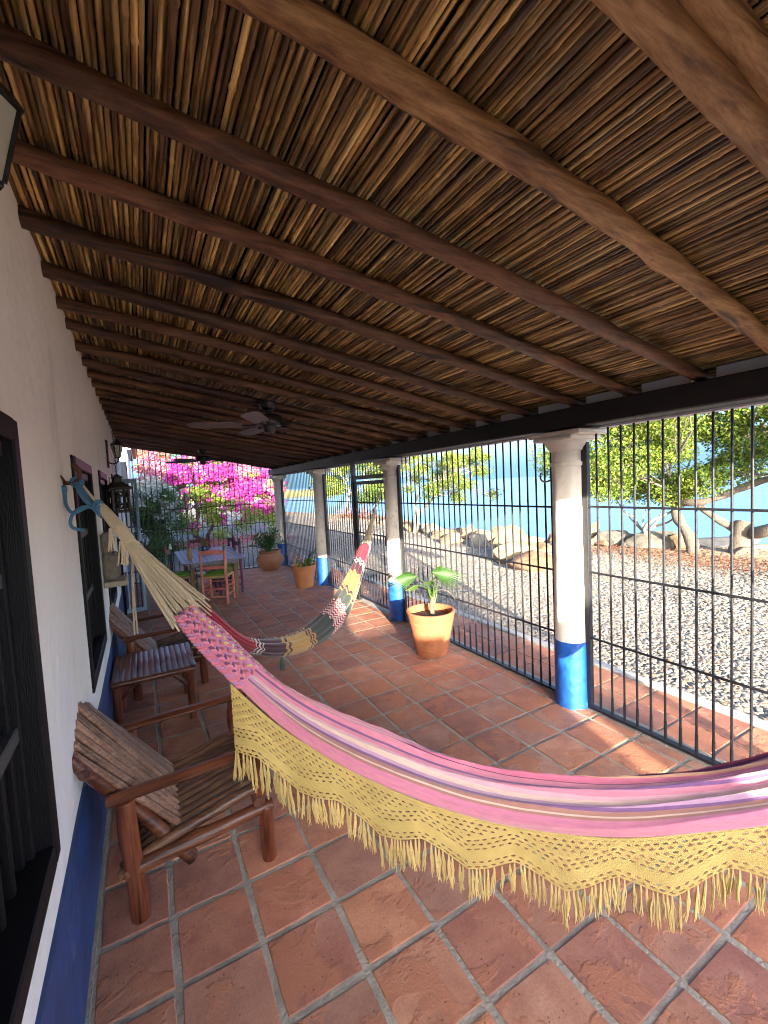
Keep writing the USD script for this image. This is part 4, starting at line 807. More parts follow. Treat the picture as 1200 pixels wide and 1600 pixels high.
for sx_ in (-1, 1):
    for sy_ in (-1, 1): MB().box((sx_*.33-.035, sy_*.62-.035, 0), (sx_*.33+.035, sy_*.62+.035, .667), .006).build('leg', 'table_leg', dt)
def dining_chair(label, loc, rz, frame_, posts, rails, cushion='cushion_green', tips=('paint_green', 'paint_green')):
    """ladder-back chair; its back is on the -y side, so that it faces +y before turning"""
    t = thing('dining_chair', label, 'chair', loc, rz, group='painted ladder back chairs round the dining table')
    w_, dp, sh, bh = .185, .36, .45, .93
    for sx_, pm, tm_ in ((-1, posts[0], tips[0]), (1, posts[1], tips[1])):
        MB().lathe([(.020, 0), (.023, .03), (.023, sh), (.022, bh-.07)], 12, (sx_*w_, 0, 0)).build('back_post', pm, t, smooth=50)
        MB().lathe([(.022, bh-.0695), (.021, bh-.03), (.012, bh-.012), (.015, bh), (.008, bh+.018), (.0, bh+.022)], 12, (sx_*w_, 0, 0)).build('post_tip', tm_, t, smooth=50)
        MB().lathe([(.019, 0), (.022, .03), (.022, sh-.02), (.018, sh)], 12, (sx_*w_, dp, 0)).build('front_leg', frame_, t, smooth=50)
        for z in (.14, .27): MB().tube([(sx_*w_, 0, z), (sx_*w_, dp, z)], .012, 8).build('stretcher', frame_, t, smooth=50)
    for z in (.12, .24): MB().tube([(-w_, 0, z), (w_, 0, z)], .012, 8).build('stretcher', frame_, t, smooth=50)
    for z in (.18, .30): MB().tube([(-w_, dp, z), (w_, dp, z)], .012, 8).build('stretcher', frame_, t, smooth=50)
    for z, h_ in ((.585, .055), (.82, .075)):
        xs = np.linspace(-w_, w_, 9); g_ = MB(); pr = []
        for x_ in xs:
            bow = -.018*(1-(x_/w_)**2); tp_ = h_*(.62+.38*(1-(x_/w_)**2)); pr.append([(x_, bow-.008, z-h_*.4), (x_, bow+.008, z-h_*.4), (x_, bow+.008, z+tp_*.6), (x_, bow-.008, z+tp_*.6), (x_, bow-.008, z-h_*.4)])
        g_.grid(np.array(pr)); g_.build('back_rail', rails, t, smooth=40)
    MB().box((-w_-.01, -.01, sh-.035), (w_+.01, dp+.015, sh-.002), .012).build('seat', 'rush', t)
    if cushion:
        cu = trimesh.creation.box(extents=(1, 1, 1)).subdivide().subdivide().subdivide(); v = np.array(cu.vertices)*2
        sgn = np.sign(v)*np.abs(v)**.8; r_ = np.maximum(np.abs(v[:, 0]), np.abs(v[:, 1])); v2 = np.c_[v[:, 0]*(w_-.005), dp/2 + v[:, 1]*(dp/2-.01), sh + .024 + v[:, 2]*.024*(1-.7*r_**4) + .004*np.sin(v[:, 0]*9)*np.sin(v[:, 1]*9)]
        MB().add(v2, cu.faces).build('cushion', cushion, t, smooth=True)
    return t
dining_chair('salmon pink ladder back chair seen from behind, at the near end of the table', (.905, 7.17, 0), -.45, 'paint_pink', ('paint_pink', 'paint_pink'), 'paint_pink')
dining_chair('purple ladder back chair at the right side of the table', (1.42, 7.93, 0), PI/2 + .05, 'paint_purple', ('paint_purple', 'paint_purple'), 'paint_purple', tips=('paint_navy', 'paint_purple'))
dining_chair('navy ladder back chair, farther of the two at the table\'s right side', (1.45, 8.72, 0), PI/2 + .05, 'paint_purple', ('paint_navy', 'paint_navy'), 'paint_navy', tips=('paint_navy', 'paint_white'))
dining_chair('maroon ladder back chair at the far end of the table', (.93, 9.16, 0), PI, 'paint_maroon', ('paint_maroon', 'paint_maroon'), 'paint_maroon', tips=('paint_maroon', 'paint_maroon'))
dining_chair('green and navy ladder back chair at the left side of the table', (.315, 7.72, 0), -PI/2 - .25, 'paint_green', ('paint_navy', 'paint_green'), 'paint_brown', tips=('paint_white', 'paint_red'))
fp = thing('flower_pot', 'small blue glazed flower pot with succulent on the dining table', 'flower pot', (.93, 8.35, .693))
MB().lathe([(.0, .0), (.05, 0), (.072, .03), (.078, .06), (.066, .09), (.070, .105), (.060, .104), (.055, .085), (0, .08)], 20).build('pot', 'blue_glaze', fp, smooth=40)
lv = MB()
for k in range(26):
    a, tl, L_ = R.uniform(0, 2*PI), R.uniform(.25, 1.1), R.uniform(.07, .15); d_ = np.array([math.cos(a)*math.sin(tl), math.sin(a)*math.sin(tl), math.cos(tl)]); b_ = np.array([0, 0, .09]); lv.tube([b_, b_+d_*L_*.5, b_+d_*L_+np.array([0, 0, .01])], [.008, .012, .002], 6)
lv.build('leaves', 'succulent', fp, smooth=50)
fl = MB(); c = np.array([[R.uniform(-.10, .10), R.uniform(-.05, .05), R.uniform(.08, .17)] for _ in range(60)]); n_ = rng.normal(size=(60, 3)); n_ /= np.linalg.norm(n_, axis=1, keepdims=True); fl.leaves(c, n_, .035, .8); fl.build('flowers', 'red_flower', fp)
bt = thing('bottle', 'slender bottle with amber body and red neck on the dining table', 'bottle', (.62, 7.65, .693))
MB().lathe([(0, 0), (.034, 0), (.036, .01), (.036, .14), (.030, .165), (.018, .18)], 18).build('body', 'bottle_amber', bt, smooth=40)
MB().lathe([(.018, .1805), (.016, .20), (.013, .27), (.012, .32), (.006, .355), (0, .36)], 14).build('neck', 'paint_red', bt, smooth=40)

# ================================================================== POTS
p1 = thing('palm_pot', 'sunlit terracotta pot with small fan palm in front of the bars', 'plant pot', (2.49, 3.60, 0))
MB().lathe([(0, .0), (.150, 0), (.158, .012), (.160, .03), (.160, .05), (.172, .06), (.205, .25), (.228, .345), (.229, .352), (.226, .36), (.231, .365), (.247, .43), (.249, .445), (.243, .452), (.226, .452), (.220, .44), (.205, .34), (0, .33)], 48, wob=.010, seed=3).build('pot', 'clay_pale', p1, smooth=40)
MB().lathe([(0, .392), (.10, .388), (.21, .383), (.216, .36)], 24, wob=.06, seed=4).build('soil', 'earth', p1, smooth=True)
MB().log((.03, 0, .36), (.045, .01, .60), .026, .020, n=10, k=10, wob=.22, bend=.01, seed=5).build('trunk', 'bark', p1, smooth=50)
def fan_leaf(base, tip, dirn, L_, nseg=17, spread=2.3, droop=.35, w_=.5, sdir=None):
    """stalk from base to tip, then a pleated fan blade along dirn"""
    mb_ = MB(); base, tip, dirn = map(lambda q: np.asarray(q, float), (base, tip, dirn)); mb_.tube(catmull([base, (base+tip)/2 + [0, 0, .03], tip], 7), [.006, .0055, .005, .0045, .004, .004, .0035], 6)
    dirn = dirn/np.linalg.norm(dirn); sd = np.cross(dirn, [0, 0, 1]) if sdir is None else np.array(sdir, float) - dirn*(np.array(sdir, float) @ dirn); sd /= np.linalg.norm(sd); upn = np.cross(sd, dirn)
    for k in range(nseg):
        a0, a1 = spread*((k)/nseg-.5), spread*((k+1)/nseg-.5); am = (a0+a1)/2; ll = L_*(1-.28*abs(am)/(spread/2)); 
        def pt(a, r_, dz=0): return tip + (dirn*math.cos(a) + sd*math.sin(a))*r_ + upn*dz - np.array([0, 0, droop*(r_/L_)**2*L_*.45*(.4+abs(math.sin(a)))])
        rows = [(.0, 0), (.35, .010), (w_, .014)]
        V = []; 
        for f_, dz in rows: V += [pt(a0, ll*f_, -dz*.5), pt(am, ll*f_, dz*.6), pt(a1, ll*f_, -dz*.5)]
        V.append(pt(am, ll*1.04, 0))
        F = []
        for r_ in range(2):
            for c_ in range(2): q = r_*3+c_; F += [(q, q+1, q+4), (q, q+4, q+3)]
        F += [(6, 7, 9), (7, 8, 9)]; mb_.add(V, F)
    return mb_
crown = np.array([.045, .01, .58])
fan_leaf(crown, (.02, -.02, .835), (.80, -.40, -.12), .36, spread=2.1, droop=.35, sdir=(.30, .80, .38)).build('frond', 'palm_leaf', p1, smooth=20)
fan_leaf(crown, (-.10, .06, .80), (-.70, .50, -.05), .32, spread=1.9, droop=.4, sdir=(.4, .8, .30)).build('frond', 'palm_leaf', p1, smooth=20)
fan_leaf(crown, (-.09, .05, .71), (-.6, .1, -.12), .16, nseg=9, spread=1.6).build('frond', 'pale_leaf', p1, smooth=20)
fan_leaf(crown, (.03, .0, .74), (-.3, -.25, .0), .15, nseg=8, spread=1.5).build('frond', 'pale_leaf', p1, smooth=20)
MB().tube(catmull([crown, crown + [.03, .03, .15], crown + [.08, -.03, .25], crown + [.10, -.05, .37]], 8), [.009, .008, .007, .006, .005, .004, .003, .001], 6).build('new_leaf', 'palm_leaf', p1, smooth=50)
MB().tube(catmull([crown - [0, 0, .03], crown + [.08, -.02, .06], crown + [.16, -.06, .03], crown + [.22, -.08, -.05]], 8), .004, 5).build('dry_stalk', 'bark', p1, smooth=50)
for k in range(6):
    a = k*1.1; MB().tube(catmull([(.04+.015*math.cos(a), .01+.015*math.sin(a), .50+.02*k), (.04+.05*math.cos(a), .01+.05*math.sin(a), .58+.02*k), (.04+.06*math.cos(a), .01+.06*math.sin(a), .62+.02*k)], 5), [.012, .010, .008, .006, .003], 6).build('leaf_sheath', 'pale_leaf', p1, smooth=50)
p2 = thing('palm_pot', 'orange terracotta pot with white mark and sparse pale palm, beside the third column', 'plant pot', (2.44, 7.42, 0))
MB().lathe([(0, 0), (.150, 0), (.155, .01), (.188, .24), (.196, .285), (.196, .292), (.212, .295), (.222, .385), (.220, .392), (.205, .392), (.198, .38), (.18, .33), (0, .325)], 44, wob=.006, seed=6).build('pot', 'clay', p2, smooth=40)
MB().lathe([(0, .35), (.1, .348), (.193, .342), (.19, .32)], 20, wob=.05).build('soil', 'earth', p2, smooth=True)
MB().box((-.001, 0, 0), (.001, .045, .007)); 
lab = MB(); aa = np.linspace(-1.62, -1.42, 6)
lab.grid(np.array([[((.1655+.145*(z-.10))*math.cos(a), (.1655+.145*(z-.10))*math.sin(a), z) for z in (.115, .128)] for a in aa])); lab.build('white_mark', 'paint_white', p2)
def pinnate(pts, L_, n, w_, mat_, parent, seed, leaf_w=.018):
    g = random.Random(seed); mb_ = MB(); c = catmull(pts, n); mb_.tube(c, np.linspace(.005, .0015, n), 5); tg = np.gradient(c, axis=0)
    for i in range(2, n):
        t_ = tg[i]/np.linalg.norm(tg[i]); sd = np.cross(t_, [0, 0, 1]); sd /= np.linalg.norm(sd)+1e-6
        for s_ in (-1, 1):
            ll = L_*math.sin(PI*(.15+.8*i/n))*g.uniform(.85, 1.1); d_ = (t_*.65 + s_*sd*.75 + np.array([0, 0, .12-.3*i/n])); d_ /= np.linalg.norm(d_); b_ = np.cross(d_, [0, 0, 1]); b_ /= np.linalg.norm(b_)+1e-6
            p0 = c[i]; mb_.add([p0, p0 + d_*ll*.4 + b_*leaf_w*.5, p0 + d_*ll - np.array([0, 0, ll*.15]), p0 + d_*ll*.4 - b_*leaf_w*.5], [(0, 1, 2), (0, 2, 3)])
    return mb_.build('frond', mat_, parent, smooth=20)
pinnate([(0, 0, .34), (-.06, .02, .52), (-.17, .05, .72), (-.33, .10, .84)], .10, 18, .02, 'palm_leaf', p2, 1)
pinnate([(.02, 0, .34), (.10, -.02, .50), (.24, -.05, .66), (.42, -.10, .80)], .12, 18, .02, 'palm_leaf', p2, 2)
pinnate([(-.02, 0, .34), (-.12, -.06, .50), (-.26, -.10, .62), (-.40, -.14, .63)], .09, 16, .02, 'pale_leaf', p2, 3)
pinnate([(.03, .02, .34), (.16, .06, .55), (.30, .08, .62), (.42, .10, .60)], .10, 16, .02, 'pale_leaf', p2, 4)
sl = MB()
for k in range(9):
    x_, y_, h_ = R.uniform(-.10, .14), R.uniform(-.10, .08), R.uniform(.10, .20); a = R.uniform(-.3, .3)
    sl.add([(x_-.014, y_, .34), (x_+.014, y_, .34), (x_+.018+a*h_, y_+.01, .34+h_*.6), (x_+a*h_*1.3, y_, .34+h_), (x_-.016+a*h_, y_-.01, .34+h_*.6)], [(0, 1, 2), (0, 2, 4), (4, 2, 3)])
c = np.array([[.13+R.gauss(0, .035), R.gauss(0, .04), .46+R.gauss(0, .03)] for _ in range(40)]); n_ = rng.normal(size=(40, 3)); n_ /= np.linalg.norm(n_, axis=1, keepdims=True); sl.leaves(c, n_, .05, .8); sl.build('seedlings', 'pale_leaf', p2)
p3 = thing('clay_jar', 'round brown clay jar with dark leafy plant in the far corner', 'plant pot', (2.40, 9.58, 0))
MB().lathe([(0, 0), (.155, 0), (.17, .01), (.225, .06), (.275, .13), (.298, .20), (.296, .255), (.262, .32), (.232, .355), (.228, .375), (.245, .395), (.248, .412), (.235, .42), (.215, .415), (.205, .38), (.20, .34), (0, .33)], 44, wob=.01, seed=8).build('jar', 'clay_brown', p3, smooth=40)
MB().lathe([(0, .375), (.1, .372), (.206, .366)], 20).build('soil', 'earth', p3, smooth=True)
lf = MB()
for k in range(46):
    a, tl = R.uniform(0, 2*PI), abs(R.gauss(.45, .28)); L_ = R.uniform(.30, .55); d_ = np.array([math.cos(a)*math.sin(tl), math.sin(a)*math.sin(tl), math.cos(tl)])
    b_ = np.array([math.cos(a)*.05*R.random(), math.sin(a)*.05*R.random(), .37]); c = catmull([b_, b_ + d_*L_*.55, b_ + d_*L_ + np.array([d_[0]*.05, d_[1]*.05, -.06*tl])], 7); lf.tube(c, [.005, .0045, .004, .003, .003, .002, .001], 4)
    for i in range(2, 7):
        for s_ in (-1, 1):
            tg_ = d_; sd = np.cross(tg_, [math.cos(k), math.sin(k), .3]); sd /= np.linalg.norm(sd)+1e-6; dd = tg_*.75 + s_*sd*.65; ll = .11*R.uniform(.8, 1.1); b2 = np.cross(dd, sd*s_); b2 = np.cross(b2, dd); b2 /= np.linalg.norm(b2)+1e-6
            p0 = c[i]; lf.add([p0, p0 + dd*ll*.45 + b2*.016, p0 + dd*ll, p0 + dd*ll*.45 - b2*.016], [(0, 1, 2), (0, 2, 3)])
lf.build('leaves', 'pot_leaf', p3)

# ================================================================== CEILING FANS, LAMPS, WALL THINGS
def ceiling_fan(label, loc, rot, blade_mat, R_=.66):
    t = thing('ceiling_fan', label, 'ceiling fan', loc, rot, group='ceiling fans under the cane roof')
    MB().lathe([(0, .0), (.075, -.0), (.078, -.02), (.060, -.06), (.022, -.078), (.018, -.08)], 24).build('canopy', 'fan_black', t, smooth=40)
    MB().tube([(0, 0, -.07), (0, 0, -.13)], .013, 10).build('rod', 'fan_black', t, smooth=60)
    MB().lathe([(0, -.105), (.05, -.11), (.115, -.125), (.128, -.145), (.128, -.19), (.118, -.205), (.06, -.215), (.055, -.245), (.045, -.268), (0, -.275)], 32).build('motor', 'fan_black', t, smooth=40)
    for k in range(5):
        a = k*2*PI/5; ca, sa = math.cos(a), math.sin(a); rt = lambda p: (p[0]*ca - p[1]*sa, p[0]*sa + p[1]*ca, p[2])
        MB().tube([rt((.10, 0, -.20)), rt((.16, .01, -.212)), rt((.23, 0, -.205))], [.012, .010, .012], 6).build('blade_arm', 'fan_black', t, smooth=60)
        out = [(.20, -.045), (.24, -.060), (.45, -.070), (.60, -.066), (.655, -.045), (.665, 0), (.655, .045), (.60, .066), (.45, .070), (.24, .060), (.20, .045)]
        m_ = trimesh.creation.extrude_polygon(Polygon(out), .007, engine='earcut'); v = np.array(m_.vertices); v[:, 2] += -.207 + v[:, 1]*.20
        MB().add(np.array([rt(q) for q in v]), m_.faces).build('blade', blade_mat, t)
    return t
ceiling_fan('nearer black ceiling fan with grey brown blades', (1.037, 3.87, 2.525), .45, 'fan_blade')
ceiling_fan('farther dark ceiling fan, in front of the bougainvillea', (1.016, 8.33, 2.525), .12, 'fan_blade_dark')
def lantern_body(t, c, s, roofn=6):
    """hexagonal carriage lamp"""
    x, y, z = c; P = lambda prof, n=6: MB().lathe([(r_*s, z + h*s) for r_, h in prof], n, (x, y, 0))
    P([(0, .30), (.02, .29), (.03, .25), (.10, .20), (.125, .16), (.125, .150), (0, .149)]).build('cap', 'lamp_black', t)
    P([(.045, -.12), (.05, -.115), (.05, -.10), (.0, -.10)]).build('base', 'lamp_black', t)
    P([(.05, -.099), (.108, .148)]).build('glass', 'lamp_glass', t)
    for k in range(6):
        a = k*PI/3; MB().obox((x+.052*s*math.cos(a), y+.052*s*math.sin(a), z-.10*s), (x+.112*s*math.cos(a), y+.112*s*math.sin(a), z+.15*s), .012*s, .012*s, up=(math.cos(a), math.sin(a), .01)).build('frame_bar', 'lamp_black', t)
l1 = thing('wall_lamp', 'dark carriage lamp high on the white wall, past the windows', 'wall lamp')
lantern_body(l1, (-.20, 6.05, 2.28), .55)
MB().box((WX, 5.98, 2.10), (WX+.02, 6.12, 2.42), .006).build('back_plate', 'lamp_black', l1)
MB().tube(catmull([(WX+.01, 6.05, 2.18), (-.24, 6.05, 2.15), (-.203, 6.05, 2.175), (-.20, 6.05, 2.215)], 10), .008, 8).build('arm', 'lamp_black', l1, smooth=60)
MB().box((WX, 6.02, 1.86), (WX+.012, 6.10, 1.99), .003).build('switch_box', 'stone_slab', l1)
l2 = thing('wall_lamp', 'dark lamp with frosted glass at the picture\'s upper left edge', 'wall lamp')
lantern_body(l2, (-.225, 1.17, 2.46), .60)
MB().box((WX, 1.12, 2.42), (WX+.015, 1.22, 2.64), .006).build('back_plate', 'lamp_black', l2)
MB().tube(catmull([(WX+.01, 1.17, 2.60), (-.26, 1.17, 2.69), (-.23, 1.17, 2.69), (-.225, 1.17, 2.645)], 10), .008, 8).build('arm', 'lamp_black', l2, smooth=60)
# hanging pagoda lantern
hl = thing('hanging_lantern', 'dark bronze pagoda shaped lantern hanging on a chain beside the wall', 'lantern', (-.19, 5.0, 1.60), .35)
g_ = MB(); prof = [(.150, .24), (.095, .285), (.05, .30)]
def pag(prof, name, mat_='bronze'):
    V = []
    for r_, z in prof: V.append([(r_*sx_, r_*sy_, z) for sx_, sy_ in ((-1, -1), (1, -1), (1, 1), (-1, 1), (-1, -1))])
    MB().grid(np.array(V)).build(name, mat_, hl)
pag([(0, .225), (.085, .225), (.104, .236), (.106, .244), (.075, .262), (.05, .290), (.045, .30), (.0, .30)], 'roof')
pag([(0, .0), (.09, .0), (.104, .008), (.104, .016), (.085, .022), (0, .022)], 'base')
pag([(0, .30), (.030, .30), (.030, .335), (.045, .345), (.02, .365), (.0, .385)], 'finial')
for sx_ in (-1, 1):
    for sy_ in (-1, 1): MB().box((sx_*.072-.008, sy_*.072-.008, .02), (sx_*.072+.008, sy_*.072+.008, .226)).build('corner_post', 'bronze', hl)
for k in range(4):                                     # pierced fretwork sides
    a = k*PI/2; ca, sa = math.cos(a), math.sin(a); fw = MB()
    rt = lambda u, z: (ca*.072 - sa*u*.82, sa*.072 + ca*u*.82, z)
    for cx_, cz_, r_ in ((0, .125, .045), (-.045, .07, .028), (.045, .07, .028), (-.045, .18, .028), (.045, .18, .028), (0, .19, .022), (0, .06, .022)): fw.tube([rt(cx_ + r_*math.cos(q), cz_ + r_*math.sin(q)) for q in np.linspace(0, 2*PI, 13)], .006, 5, cap=False)
    for u in (-.03, .03): fw.tube([rt(u, .02), rt(u, .225)], .005, 5)
    for z in (.04, .21): fw.tube([rt(-.085, z), rt(.085, z)], .006, 5)
    fw.build('fretwork', 'bronze', hl, smooth=50)
ch = MB(); z = .38; k = 0
while z < 1.15:
    ch.tube([((.009*math.cos(q) if k % 2 else 0), (0 if k % 2 else .009*math.cos(q)), z + .014 + .017*math.sin(q)) for q in np.linspace(0, 2*PI, 9)], .003, 5, cap=False); z += .026; k += 1
ch.build('chain', 'bronze', hl, smooth=60)
# carved stone piece on a slab, on the wall between the windows
so = thing('stone_ornament', 'carved grey stone scroll on a pale slab against the wall between windows', 'ornament', (WX, 4.22, 0))
MB().box((.002, -.13, 1.03), (.165, .16, 1.075), .008).build('slab', 'stone_slab', so)
blk = MB().box((.004, -.10, 1.077), (.11, .13, 1.30), .02); blk.build('block', 'stone_carved', so)
MB().box((.004, -.12, 1.302), (.085, .06, 1.47), .03).build('upper_block', 'stone_carved', so)
for k, (y_, z_, r_) in enumerate(((.02, 1.15, .055), (-.04, 1.24, .04), (.06, 1.25, .035), (-.03, 1.39, .045))):
    q = np.linspace(0, 4*PI, 26); MB().tube([(.112 if z_ < 1.3 else .088, y_ + r_*(1-.7*a/(4*PI))*math.cos(a), z_ + r_*(1-.7*a/(4*PI))*math.sin(a)) for a in q], .010, 6).build('scroll', 'stone_carved', so, smooth=50)
# open barred door leaf, light blue frame
gl = thing('door_leaf', 'open barred door leaf with light blue frame standing out from the wall', 'door')
P0, P1 = np.array([-.42, 7.47]), np.array([-.045, 7.50]); zt_ = 2.02
P = lambda u, z: (*(P0 + (P1-P0)*u), z)
for a_, b_ in (((0.03, .02), (.03, zt_)), ((.97, .02), (.97, zt_))): MB().obox(P(*a_), P(*b_), .045, .04, up=(1, 0, 0), ch=.004).build('stile', 'leaf_blue_frame', gl)
for z in (zt_-.035, .045): MB().obox(P(.09, z), P(.91, z), .04, .065, ch=.004).build('rail', 'leaf_blue_frame', gl)
for k in range(6): MB().tube([P(.14 + .72*k/5, .07), P(.14 + .72*k/5, zt_-.07)], .010, 8).build('bar', 'leaf_white_bar' if k in (1, 2) else 'leaf_blue_bar', gl, smooth=60)
for z in (.62, 1.30): MB().obox(P(.09, z), P(.91, z), .01, .025).build('cross_bar', 'leaf_blue_bar', gl)
MB().obox((-.44, 7.44, 0), (-.44, 7.44, 2.06), .07, .06, up=(1, 0, 0), ch=.004).build('hinge_post', 'frame_wood', gl)
MB().box((-.06, 7.47, .98), (-.025, 7.53, 1.08), .005).build('lock', 'lamp_black', gl)
# ================================================================== OUTSIDE
# white wing of the house beyond the bars
wing = thing('house_wing', 'sunlit white wing of the house with tiled roof edge beyond the bars', 'house')
MB().box((-4.5, 13.0, -.3), (-.22, 17.0, 2.95)).build('wall', 'plaster_wing', wing)
MB().box((-4.6, 12.9, 2.953), (-.12, 17.1, 3.02), .01).build('cornice', 'plaster_wing', wing)
rt_ = MB()
for k in range(16):
    y_ = 12.95 + .26*k; rt_.tube([(-2.4, y_, 3.75), (-.02, y_, 3.08)], .085, 8)
rt_.build('roof_tiles', 'tile_orange', wing, smooth=40)
MB().box((-.36, 10.6, -.2), (-.22, 10.74, 2.5), .01).build('post', 'plaster_wing', wing)

# pebbles
protos = []
gp = UsdGeom.PointInstancer.Define(stage, '/World/gravel'); tag(gp.GetPrim(), 'pale grey and tan rounded pebbles covering the yard', 'gravel', kind='stuff')
for k in range(6):
    m_ = trimesh.creation.icosphere(2 if k < 2 else 1, 1.0); g_ = np.random.default_rng(k+5); v = np.array(m_.vertices); sc = np.array([1.0, g_.uniform(.62, .85), g_.uniform(.24, .38)])
    v = v*(1 + .22*(meshkit.noise(v*1.3 + k*9.1, k)[:, None]-.5)*2)*sc
    q = usdkit.mesh(stage, f'/World/gravel/pebble_{k:03d}', trimesh.Trimesh(v, m_.faces, process=False), M['pebble'], smooth=True); protos.append(q.GetPath())
gp.CreatePrototypesRel().SetTargets(protos)
g_ = np.random.default_rng(3); PT = []; SZ = []
def strew(n, x0, x1, y0, y1, s0, s1, keep=None):
    x, y = g_.uniform(x0, x1, n), g_.uniform(y0, y1, n); ok = (x > 3.74) | (y > 10.5) | (y < -4.6); 
    if keep is not None: ok &= keep(x, y)
    x, y = x[ok], y[ok]; s_ = s0 + (s1-s0)*g_.beta(1.3, 2.6, len(x)); PT.append(np.c_[x, y, ground_z(x, y) + s_*.08]); SZ.append(s_)
strew(26000, 3.72, 6.2, -.8, 5.2, .010, .036); strew(26000, 6.2, 9.8, -.5, 8, .012, .040, lambda x, y: x < 9.0 + meshkit.noise(np.c_[x*2, y*2, x*0])*1.2)
strew(22000, 3.72, 8, 5.2, 12, .013, .040, lambda x, y: x < 7.3 + meshkit.noise(np.c_[x*2, y*2, x*0])*1.2); strew(12000, -.8, 8, 10.4, 16.5, .018, .045, lambda x, y: (x < 7) & (y < 14.6 + meshkit.noise(np.c_[x*2, y*2, x*0])*2)); strew(7000, 1.5, 11, 12, 30, .022, .055)
PT, SZ = np.vstack(PT), np.concatenate(SZ)
gp.CreatePositionsAttr(Vt.Vec3fArray.FromNumpy(PT.astype(np.float32))); gp.CreateScalesAttr(Vt.Vec3fArray.FromNumpy(np.repeat(SZ[:, None], 3, 1).astype(np.float32)))
gp.CreateProtoIndicesAttr(Vt.IntArray.FromNumpy(g_.integers(0, 6, len(PT)).astype(np.int32)))
yaw, tl = g_.uniform(0, 2*PI, len(PT)), g_.normal(0, .25, len(PT)); qt = np.c_[np.cos(yaw/2)*np.cos(tl/2), np.cos(yaw/2)*np.sin(tl/2), np.sin(yaw/2)*np.sin(tl/2), np.sin(yaw/2)*np.cos(tl/2)]
gp.CreateOrientationsAttr(Vt.QuathArray([Gf.Quath(float(a), float(b), float(c), float(d)) for a, b, c, d in qt]))

# rocks of the low bank along the shore
def rock(x, y, w_, h_, mat_, label, seed, dz=0.0, d_=None, group=None):
    m_ = trimesh.creation.icosphere(3, 1.0); g2 = np.random.default_rng(seed); v = np.array(m_.vertices)
    for _ in range(20):                                   # cut facets
        n_ = g2.normal(size=3); n_ /= np.linalg.norm(n_); o = g2.uniform(.42, .80); s_ = v @ n_; v = v - np.outer(np.clip(s_-o, 0, None)*.92, n_)
    v = v*(1 + .13*(meshkit.fbm(v*4.5 + seed, 4)[:, None]-.5)*2)
    v = v/np.abs(v).max(0); v *= [w_/2, (d_ or w_*g2.uniform(.6, .9))/2, h_/2*1.15]; a = -YAW + g2.uniform(-.3, .3); v = np.c_[v[:, 0]*math.cos(a)-v[:, 1]*math.sin(a), v[:, 0]*math.sin(a)+v[:, 1]*math.cos(a), v[:, 2]]
    z = float(ground_z(np.array(x), np.array(y))); h_ *= .72; w_ *= .92
    MB().add(v + [x, y, z + h_/2*.85 + dz], m_.faces).build('rock', mat_, None, smooth=16, label=label, cat='rock', group=group)
RK = [  # x, y, width, height, material, label
 (6.6, 5.95, 1.0, .55, 'rock_rust', 'reddish boulder just left of the nearest column, lowest in the bank'), (6.9, 6.9, 1.25, .62, 'rock_tan', 'big tan boulder with dark cleft beneath, left of the nearest column'), (7.55, 7.5, .9, .80, 'rock_tan', 'tall pale boulder topping the bank left of the nearest column'),
 (10.4, 7.45, .75, .62, 'rock_tan', 'rounded tan boulder beside the right edge of the nearest column'), (10.5, 6.75, 1.0, .55, 'rock_grey', 'grey tan boulder second to the right of the nearest column'), (10.6, 5.85, 1.5, .50, 'rock_grey', 'broad slanted grey slab rock below the forked bare shrub'), (10.75, 5.35, .6, .42, 'rock_tan', 'squat tan rock at the foot of the slanted grey slab'),
 (12.2, 5.3, 2.6, .38, 'rock_dark', 'long dark flat rock at the water behind the tree trunks'), (12.6, 4.7, 1.5, .30, 'rock_grey', 'low flat grey rock left of the two tree trunks'), (10.3, 6.1, .35, .30, 'rock_rust', 'small rust brown rock under the forked bare shrub')]
for k, (x, y, w_, h_, mt, lb) in enumerate(RK): rock(x, y, w_, h_, mt, lb, k+100)
line = [(9.9, 7.2), (9.3, 7.3), (8.6, 7.2), (8.0, 8.0), (7.8, 8.8), (7.7, 9.6), (7.9, 10.5), (8.0, 11.3), (8.3, 12.1), (8.5, 13.0), (8.7, 14.0), (9.0, 15.0), (9.3, 16.2), (9.7, 17.4), (10.1, 18.8), (10.5, 20.4)]
for k, (x, y) in enumerate(line):
    for j in range(3):
        rock(x + R.uniform(-.2, .5) + .55*j, y + R.uniform(-.35, .35), R.uniform(.45, 1.0), R.uniform(.25, .5), R.choice(['rock_tan', 'rock_tan', 'rock_grey', 'rock_rust']), 'tan weathered rock in the low bank along the shore', 200+k*3+j, dz=-.04, group='rocks of the shore bank')
for k, (x, y, h_) in enumerate(((9.0, 48.5, .9), (10.2, 50, 1.1), (11.4, 47.5, .8), (7.6, 51, .7))): rock(x, y, 2.2, h_, 'rock_grey', 'pale rock at the far water edge behind the bougainvillea', 300+k, group='pale rocks at the far water edge')

